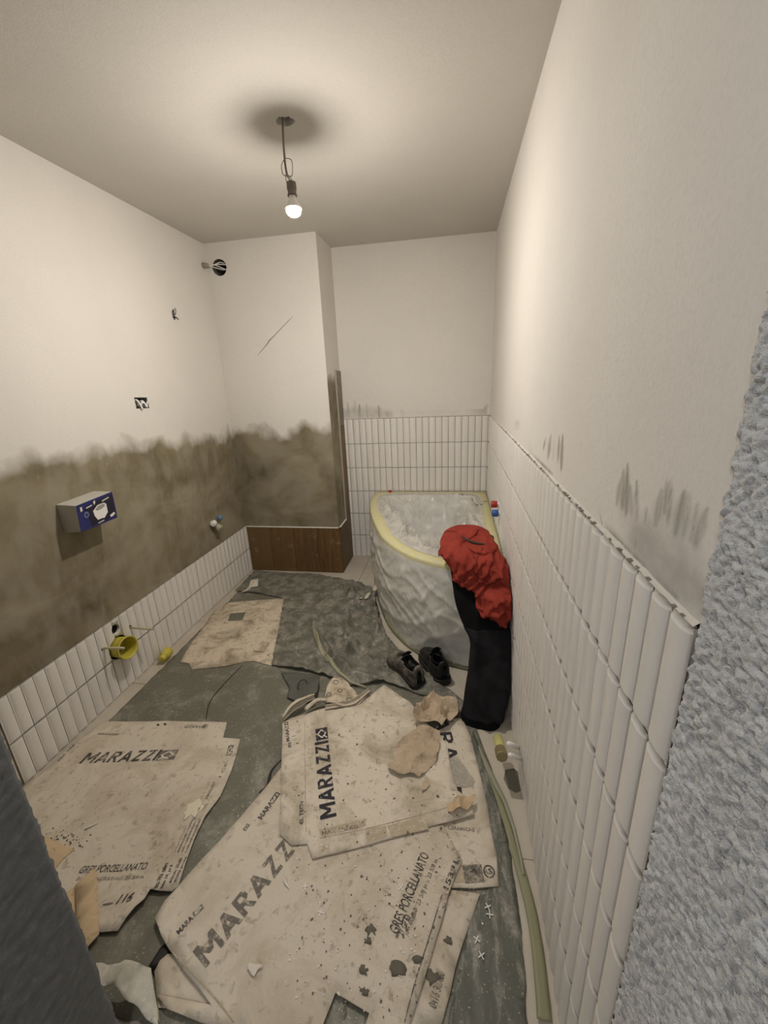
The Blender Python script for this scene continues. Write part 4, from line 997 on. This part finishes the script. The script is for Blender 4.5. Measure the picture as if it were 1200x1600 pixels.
# brown loose pieces at the left
z1=lambda x,y:.020+.12*max(0,(.30-x))*0+.008*nz(x,y,1,5)
tag(sheet('brown_cardboard_piece',FP([(50,1310),(66,1305),(80,1312),(115,1328),(98,1343),(83,1362),(60,1380),(40,1350)],.012),lambda x,y:.0165+.004*nz(x,y,2,6),.05,M_BROWN,None,.004,seed=1),'triangular brown cardboard corner beside the door reveal','cardboard')
fold=empty('folded_cardboard',(.55,.7,.012),'folded tan cardboard strip lying on the left carton sheet','cardboard')
A_=[(150,1356),(152,1386),(155,1460),(132,1486),(115,1480),(120,1440),(118,1390),(118,1384)]
o=sheet('fold_panel',FP(A_,.02),lambda x,y:.022+.004*nz(x,y,3,6),.04,M_BROWN,fold,.003,seed=3)
B_=[(118,1383),(121,1440),(118,1482),(95,1470),(85,1420),(98,1398)]
o=sheet('fold_panel',FP(B_,.02),lambda x,y:.0175+.003*nz(x,y,4,6),.04,M_BROWN,fold,.003,seed=4)
# E and F: under sheets on the right
zG=warp(.0105,7,.0012); zE=warp(.0095,6,.0012)
ce=sheet('cardboard_sheet',FP([(750,1396),(735,1440),(712,1510),(690,1600)],.01)+[(1.55,.55),(1.5,.62)]+FP([(690,1420),(705,1390)],.01),zE,.04,M_CARD2,None,.003,jit=.002,seed=16); tag(ce,'narrow strip of cardboard showing right of big lower sheet','cardboard','flattened tile cartons')
text('0416 30X60',(682,1578),(696,1522),.022,zE,M_INK2,ce,.01,0,.0095)
cg=sheet('cardboard_sheet',FP([(690,1125),(722,1122),(735,1150),(745,1190),(755,1230),(766,1290),(776,1335),(779,1385),(740,1388),(706,1387),(700,1350),(640,1300),(640,1200)],.01),zG,.04,M_CARD,None,.003,jit=.002,seed=17); tag(cg,'grey-white cardboard sheet with dark square emblem, nearest the valve','cardboard','flattened tile cartons')
zg=.0105
bold('MARA',(672,1100),(694,1190),.062,zG,M_INKD,cg,.24,0,zg)
mark([(694,1192),(699,1190),(706,1226),(701,1228)],zG,M_INKD,cg,zg)
logo((699,1230),(702,1250),.052,zG,M_INKD,cg,zg)
tag(sheet('clear_wrapper',FP([(694,1190),(712,1180),(724,1195),(742,1220),(738,1228),(722,1230),(703,1228),(697,1210)],.014),lambda x,y:zG(x,y)+.004+.006*ridge(nz(x,y,2,22)),.01,film('dusty_clear_wrapper',(.5,.47,.42),.55,.3,20,(1,1,1),.3),None,.0,seed=6),'crumpled clear wrapper covering part of dark print by emblem','wrapper')
# logo box A and circle on F
mark([(700,1352),(748,1350),(752,1377),(712,1380),(698,1368)],zG,M_TAN,cg,zg)
mark([(722,1353),(752,1351),(757,1378),(727,1381)],zG,M_INK2,cg,zg,lift=.0012)
text('A',(735,1366),(746,1365),.022,zG,M_INK,cg,.03,0,zg,lift=.002)
for r0,r1,m_ in ((.018,.014,M_INK),): 
    cx_,cy_=F(764,1362,zg); n=20; vs_=[(cx_+r*math.cos(2*math.pi*k/n),cy_+r*math.sin(2*math.pi*k/n),zG(cx_,cy_)+.0012) for r in (r0,r1) for k in range(n)]
    mesh('print_ring',vs_,[(k,(k+1)%n,n+(k+1)%n,n+k) for k in range(n)],m_,cg)
text('RS',(757,1367),(770,1366),.016,zG,M_INK,cg,.02,0,zg)
text('ITALIA',(668,1302),(700,1322),.016,zG,M_INK2,cg,.01,0,zg); text('CERAMICHE',(700,1296),(742,1300),.012,zG,M_INK2,cg,.01,0,zg)
# D: big lower carton
zD=warp(.0165,4,.0022,[(.84,.67,.16,.012)])
oD=FP([(243,1437),(258,1410),(300,1360),(345,1312),(385,1265),(440,1198),(480,1205),(560,1230),(640,1262),(690,1285),(722,1345),(712,1368),(700,1400),(690,1440),(672,1500),(655,1555),(640,1600)],.016)+[(1.56,.50),(1.3,.48),(1.0,.50),(.955,.52)]+FP([(330,1570),(290,1520),(262,1480),(252,1462)],.016)
hD=FP([(524,1551),(577,1583),(560,1640),(500,1612)],.016)
cd=sheet('cardboard_sheet',oD,zD,.045,M_CARD,None,.003,[hD],jit=.0018,seed=14); tag(cd,'largest pale cardboard sheet at the bottom, with a square hole','cardboard','flattened tile cartons')
zd=.0165
bold('MARAZZI',(322,1513),(470,1318),.062,zD,M_INK2,cd,.28,.05,zd)
text('MARA',(280,1462),(303,1436),.015,zD,M_INK,cd,.03,0,zd); logo((304,1434),(319,1419),.015,zD,M_INK2,cd,zd)
text('MARAZZI',(409,1281),(438,1240),.020,zD,M_INK,cd,.03,0,zd)
text('GRES PORCELLANATO',(622,1462),(671,1337),.030,zD,M_INK,cd,.012,0,zd)
text('cm 60x60  23 5/8 in x 23 5/8 in',(637,1462),(684,1345),.013,zD,M_INK2,cd,.012,0,zd)
text('21 Gr 63',(630,1464),(642,1433),.017,zD,M_INK,cd,.02,0,zd)
for (x,y,w,h) in ((690,1420,6,9),(696,1398,5,8),(706,1370,6,10),(711,1352,6,8)):
    mark([(x,y),(x+w,y-2),(x+w+3,y-h),(x+3,y-h+1)],zD,M_INK2 if w!=5 else M_TAN,cd,zd)
text('15391',(700,1392),(716,1349),.016,zD,M_INK,cd,.02,0,zd,lift=.0016)
logo((384,1299),(391,1289),.014,zD,M_INK2,cd,zd)
# crease line along D lower left
ribbon('crease',FP([(268,1487),(310,1530),(345,1570),(365,1597)],.0165),[.002,.004,.004,.003],lambda x,y:zD(x,y)+.0004,M_TAN,par=cd)
# narrow glued edge strips on D right side
for L_ in ([(690,1400),(672,1460),(650,1530),(632,1598)],):
    ribbon('crease',FP(L_,.0165),[.003,.004,.003],lambda x,y:zD(x,y)+.0004,M_INK2,par=cd)
# grey inside of the square hole
# H: bottom-left sheet under D
zH=warp(.0085,9,.001)
ch=sheet('cardboard_sheet',FP([(262,1490),(250,1500),(241,1518),(245,1560),(250,1600)],.009)+[(.96,.50),(1.15,.52),(1.1,.62)],zH,.04,M_CARD,None,.003,jit=.002,seed=18); tag(ch,'plain cardboard sheet peeking from under the lower left of largest sheet','cardboard','flattened tile cartons')
# C: middle carton on top
zC=warp(.0235,5,.002,[(1.53,1.56,.12,.008)])
oC=FP([(441,1130),(455,1122),(500,1108),(545,1098),(578,1088),(600,1070),(640,1097),(652,1112),(672,1135),(690,1150),(700,1170),(704,1200),(715,1235),(735,1250),(741,1272),(700,1284),(650,1298),(600,1312),(548,1327),(488,1342),(480,1318),(455,1320),(437,1303),(438,1240),(440,1180)],.0235)
cc_=sheet('cardboard_sheet',oC,zC,.04,M_CARD2,None,.004,jit=.0022,seed=15); tag(cc_,'upper dirty cardboard sheet in the middle with vertical print, below the shoes','cardboard','flattened tile cartons')
zc=.0235
bold('MARAZZI',(526,1275),(513,1157),.058,zC,M_INKD,cc_,.28,0,zc)
logo((513,1154),(511,1136),.052,zC,M_INKD,cc_,zc)
text('MARAZZI',(453,1158),(450,1128),.016,zC,M_INK,cc_,.02,0,zc); mark([(450,1160),(455,1160),(455,1169),(450,1168)],zC,M_INK2,cc_,zc)
text('EL TECH',(474,1286),(474,1252),.014,zC,M_INK,cc_,.03,0,zc)
mark([(498,1296),(570,1280),(572,1290),(502,1308)],zC,M_TAN,cc_,zc); text('MAX 150 KG',(503,1305),(560,1294),.012,zC,M_INK2,cc_,.01,0,zc,lift=.0016)
mark([(605,1290),(662,1276),(670,1296),(612,1308)],zC,M_TAN,cc_,zc); mark([(570,1296),(603,1290),(606,1308),(573,1316)],zC,M_TAN,cc_,zc)
for k in range(2):
    ribbon('crease',FP([(478,1300),(477,1220),(476,1130)],.0235) if k==0 else FP([(500,1310),(600,1288),(735,1252)],.0235),[.002,.003,.002],lambda x,y:zC(x,y)+.0004,M_TAN,par=cc_)
# printed torn carton piece standing in the rubble behind C
pc=sheet('torn_carton_piece',FP([(512,1072),(520,1060),(534,1058),(548,1075),(562,1088),(575,1078),(578,1085),(560,1100),(530,1104),(505,1098)],.03),lambda x,y:.034+.02*nz(x,y,3,11),.018,M_CARDA,None,.003,jit=.003,seed=21); tag(pc,'dirty torn carton piece with printed symbols behind middle sheet','cardboard')
for (x,y) in ((525,1066),(531,1078),(545,1092),(514,1087)):
    cx_,cy_=F(x,y,.03); n=12; zz=.034
    mesh('print_ring',[(cx_+r*math.cos(2*math.pi*k/n),cy_+r*math.sin(2*math.pi*k/n),zz+.02*nz(cx_+r*math.cos(2*math.pi*k/n),cy_+r*math.sin(2*math.pi*k/n),3,11)+.002) for r in (.014,.009) for k in range(n)],[(k,(k+1)%n,n+(k+1)%n,n+k) for k in range(n)],M_INK2,pc)
# curled torn edges (rolled strips)
def roll(name,ctrl,r0,m,label,cat,turns=.72,zc_=.035,ph=0):
    P=curve([(*F(x,y,zc_),zz) for x,y,zz in ctrl],6); rr=[]; n=14
    for i,q in enumerate(P):
        a=P[max(i-1,0)];b=P[min(i+1,len(P)-1)];t=(b-a).normalized();s=t.cross(Vector((0,0,1))).normalized();u=s.cross(t)
        f=i/(len(P)-1); rad=r0*(.55+.45*math.sin(math.pi*min(.93,f*.86+.10)))*(1+.35*nz(q.x,q.y,r0*50,25))
        rr.append([q+ (s*math.cos(k/n*turns*2*math.pi+ph)+u*math.sin(k/n*turns*2*math.pi+ph))*rad*(1-.3*k/n)*(1+.25*nz(q.x*3,k*.25,f*2,9)) for k in range(n)])
    o=MB().loft(rr,cap=False,closed=False).build(name,m,None,True); solid(o,.002,0); tag(o,label,cat); return o
roll('curled_strip',[(443,1124,.040),(458,1108,.045),(478,1098,.050),(492,1092,.05)],.018,M_CARDEDGE,'curled torn cardboard edge at far left of the middle sheet','cardboard',.8,.035,1.2)
roll('curled_strip',[(478,1112,.038),(495,1100,.045),(510,1097,.04)],.016,M_CARDEDGE,'short curled cardboard edge between two longer curls','cardboard',.75,.03,.5)
roll('curled_strip',[(508,1107,.036),(530,1103,.036),(555,1098,.040),(578,1083,.052)],.012,M_CARDEDGE,'long curled cardboard edge beside the printed torn piece','cardboard',.6,.03,2.4)
# kraft paper, crumpled
def crumple(name,pts,base,amp,seed,m,label,z=.03,sc=14,st=.013):
    f=lambda x,y:base(x,y)+.003+amp*(.2+.9*nz(x,y,seed,sc*.45)+1.3*sharp(nz(x,y,seed+3,sc*.5),5)+.8*sharp(nz(x,y,seed+6,sc),5))
    def g(x,y): return max(f(x,y),base(x,y)+.002)
    o=sheet(name,FP(pts,z),g,st,m,None,.0008,jit=.002,seed=seed,smooth=False); tag(o,label,'paper'); return o
crumple('kraft_paper',[(605,1197),(618,1180),(622,1162),(640,1148),(655,1137),(668,1138),(688,1140),(688,1160),(682,1188),(672,1198),(655,1214),(640,1210),(622,1212),(608,1204)],zC,.012,31,M_KRAFT,'crumpled brown paper lying in the middle of upper carton sheet')
crumple('kraft_paper',[(652,1112),(650,1098),(668,1094),(690,1093),(712,1102),(716,1115),(705,1126),(690,1136),(668,1130),(648,1134),(645,1124)],lambda x,y:.027,.028,33,M_KRAFT,'crumpled brown paper between shoes and emblem sheet',.035)
crumple('kraft_paper',[(698,1255),(720,1250),(742,1244),(741,1256),(730,1266),(708,1272),(700,1268)],lambda x,y:.024,.016,35,M_BROWN,'bent tan paper scrap just below the dark emblem',.03)
crumple('kraft_paper',[(660,1225),(668,1216),(672,1226),(666,1234),(658,1238)],lambda x,y:.024,.006,36,M_KRAFT,'tiny paper scrap below the crumpled brown paper',.026)
# grey bundle under the flap, with a black ring
def zbun(x,y): return .012+.030*max(0,1-((x-1.035)/.11)**2)*max(0,1-((y-1.62)/.12)**2)+.007*ridge(nz(x,y,2,18))
tag(sheet('grey_bundle',FP([(438,1048),(462,1050),(492,1053),(500,1062),(497,1085),(488,1094),(465,1096),(448,1088),(452,1072)],.02),zbun,.012,mat('grey_rubble_bag',(.10,.10,.085),.6),None,.001,jit=.002,seed=41),'dark grey folded bag under edge of the dusty sheet','bag')
cx_,cy_=F(472,1066,.045); 
tag(MB().tube([(cx_+.024*math.cos(a),cy_+.026*math.sin(a),zbun(cx_,cy_)+.008+.012*math.sin(a)) for a in [k*math.pi/10 for k in range(21)]],.0022,6,False).build('rubber_ring',M_RUB,None,True),'thin black ring lying on the dark grey folded bag','ring')
# pale dusty cloth at bottom left
def zcl(x,y): return .016+.045*max(0,1-((x-.80)/.20)**2)+.022*ridge(nz(x,y,3,7))+.01*ridge(nz(x,y,8,16))
cl=[(150,1508),(170,1512),(200,1511),(236,1512),(238,1530),(244,1570),(246,1600)]
tag(sheet('dusty_cloth',FP(cl,.05)+[(.86,.50),(.72,.47),(.62,.50)],zcl,.013,M_CLOTH,None,.002,jit=.003,seed=42),'pale dusty cloth heaped in the lower left corner by reveal','cloth')
tag(sheet('dark_bag',FP([(232,1508),(250,1480),(262,1470),(268,1490),(255,1505),(242,1528)],.008),lambda x,y:.0062+.004*nz(x,y,2,20),.02,mat('black_plastic',(.012,.011,.014),.3),None,.0008,seed=43),'bit of black plastic between the left corner cloth and largest sheet','bag')
ribbon('tarp_tear',FP([(443,1185),(425,1205),(418,1228),(405,1240)]),[.004,.012,.004],lambda x,y:z_tarp(x,y)+.001,M_RUB,par=None,label='dark tear in the sheeting between the left and lower cartons',cat='tear')
ribbon('sheeting_seam',FP([(380,1040),(355,1065),(330,1095),(322,1125)],),[.003,.005,.004],lambda x,y:z_tarp(x,y)+.001,M_RUB,label='thin dark seam across flat sheeting above the left carton',cat='seam')

# ------------------------------------------------------------------ debris
def poly_chip(r,rd):
    n=rd.randint(5,7); return [(r*rd.uniform(.5,1.)*math.cos(2*math.pi*k/n),r*rd.uniform(.5,1.)*math.sin(2*math.pi*k/n)) for k in range(n)]
rd=random.Random(5)
def top_z(x,y):
    z=z_tarp(x,y)
    for poly,zf in ((oB,zB),(oD,zD),(oA,zA),(oC,zC)):
        if inside((x,y),poly) : z=max(z,zf(x,y))
    return z
def chips(name,n,gen,m,label,r0,r1,th=.0018):
    mb=MB()
    for k in range(n):
        x,y=gen(); r=rd.uniform(r0,r1)*rd.uniform(.4,1); c=poly_chip(r,rd); a=rd.uniform(0,6); t=rd.uniform(-.12,.12); z=top_z(x,y)+.0006
        ca_,sa=math.cos(a),math.sin(a); st_=rd.uniform(.45,1)
        pts=[(x+u*ca_-v*st_*sa,y+u*sa+v*st_*ca_,z+u*t) for u,v in c]; nn=len(pts)
        vs_=pts+[(p_[0],p_[1],p_[2]+th*rd.uniform(.6,1.2)) for p_ in pts]
        mb.add(vs_,[tuple(range(nn-1,-1,-1)),tuple(range(nn,2*nn))]+[(k_,(k_+1)%nn,nn+(k_+1)%nn,nn+k_) for k_ in range(nn)])
    o=mb.build(name,m); tag(o,label,'debris',kind='stuff'); return o
def gpx(x0,x1,y0,y1,z=.015): return lambda: F(rd.uniform(x0,x1),rd.uniform(y0,y1),z)
chips('plaster_crumbs',420,gpx(445,760,1110,1590),mat('pale_crumbs',(.78,.72,.62),.9),'pale plaster crumbs strewn over the middle and lower cartons',.002,.006)
chips('mortar_crumbs',280,gpx(460,745,1110,1590),mat('dark_crumbs',(.15,.13,.10),.9),'dark mortar crumbs strewn over the middle and lower cartons',.002,.008,.0012)
chips('plaster_flecks',90,gpx(170,440,1050,1180,.004),mat('white_flecks',(.85,.82,.76),.9),'white plaster flecks scattered on sheeting beyond the left carton',.001,.004)
chips('grit',70,lambda:F(rd.gauss(95,18),rd.gauss(1312,10),.012),mat('brown_grit',(.13,.10,.065),.9),'dark grit gathered beside the triangular brown cardboard corner',.002,.006)
# larger dark flakes on the lower cartons
for k,(x,y,r,lb) in enumerate(((580,1452,.016,'leaf-shaped grey flake near the middle of the largest sheet'),(617,1512,.026,'biggest dark crumbling flake on the lower cartons'),(574,1470,.010,'small round grey flake under the leaf-shaped one'),(568,1515,.012,'dark flake left of the biggest one'),(570,1550,.011,'dark flake above the square hole'),(653,1500,.012,'thin grey flake right of the biggest one'),(676,1524,.018,'grey flake on narrow cardboard strip near its lower end'),(700,1468,.012,'grey flake on the narrow cardboard strip near its top'))):
    px,py=F(x,y,.0165); z0=(zD if inside((px,py),oD) else zE)(px,py)
    o=sheet('mortar_flake',circle(px,py,r,14,r*.7,1.1,k*3.3),lambda x,y,z0=z0:z0+.0024+.002*nz(x,y,1,50),.02,mat('flake_grey',(.15,.13,.10),.9),None,.002,seed=k); tag(o,lb,'flake','mortar flakes on the lower cartons')
o=sheet('paper_curl',FP([(386,1512),(392,1506),(405,1507),(412,1511),(403,1516),(397,1527),(391,1522)],.018),lambda x,y:zD(x,y)+.004+.006*ridge(nz(x,y,4,30)),.008,M_PALE,None,.0008,seed=3); tag(o,'small pale curled flake on the lower left of the largest sheet','flake')
for (x0,y0,x1,y1,lb) in ((229,1231,236,1223,'short white sliver on the left carton below its big lettering'),(130,1297,153,1286,'longer white sliver on left carton near the brown corner'),(443,1378,452,1391,'white sliver on the largest sheet below its big lettering')):
    a=F(x0,y0,.012);b=F(x1,y1,.012); zf=(zB if x0<400 else zD)
    o=MB().tube([(a[0],a[1],zf(*a)+.003),((a[0]+b[0])/2,(a[1]+b[1])/2,zf(*a)+.0045),(b[0],b[1],zf(*b)+.003)],[.001,.0028,.001],6).build('sliver',M_WPLAST); tag(o,lb,'sliver','white slivers')
# tile spacers
sm=MB(); sm.box((-.010,-.0012,0),(.010,.0012,.0022)); sm.box((-.0012,-.010,0),(.0012,.010,.0022))
so0=sm.build('tile_spacer',M_WPLAST); sp=[(477,1386,'leftmost on the largest sheet'),(501,1426,'near the middle of the largest sheet'),(626,1387,'beside the long printed line of the largest sheet'),(762,1418,'farthest one on the trodden sheeting'),(765,1430,'second farthest one on trodden sheeting'),(745,1469,'third one down on the trodden sheeting'),(752,1494,'nearest one on the trodden sheeting')]
for i,(x,y,lb) in enumerate(sp):
    o=so0 if i==0 else so0.copy()
    if i: C.objects.link(o)
    on=x<700; px,py=F(x,y,.017 if on else .008); o.location=(px,py,(zD(px,py)+.0005) if on else .0105); o.rotation_euler.z=.3+i*1.1
    tag(o,'white plastic tile spacer cross, '+lb,'spacer','tile spacers')
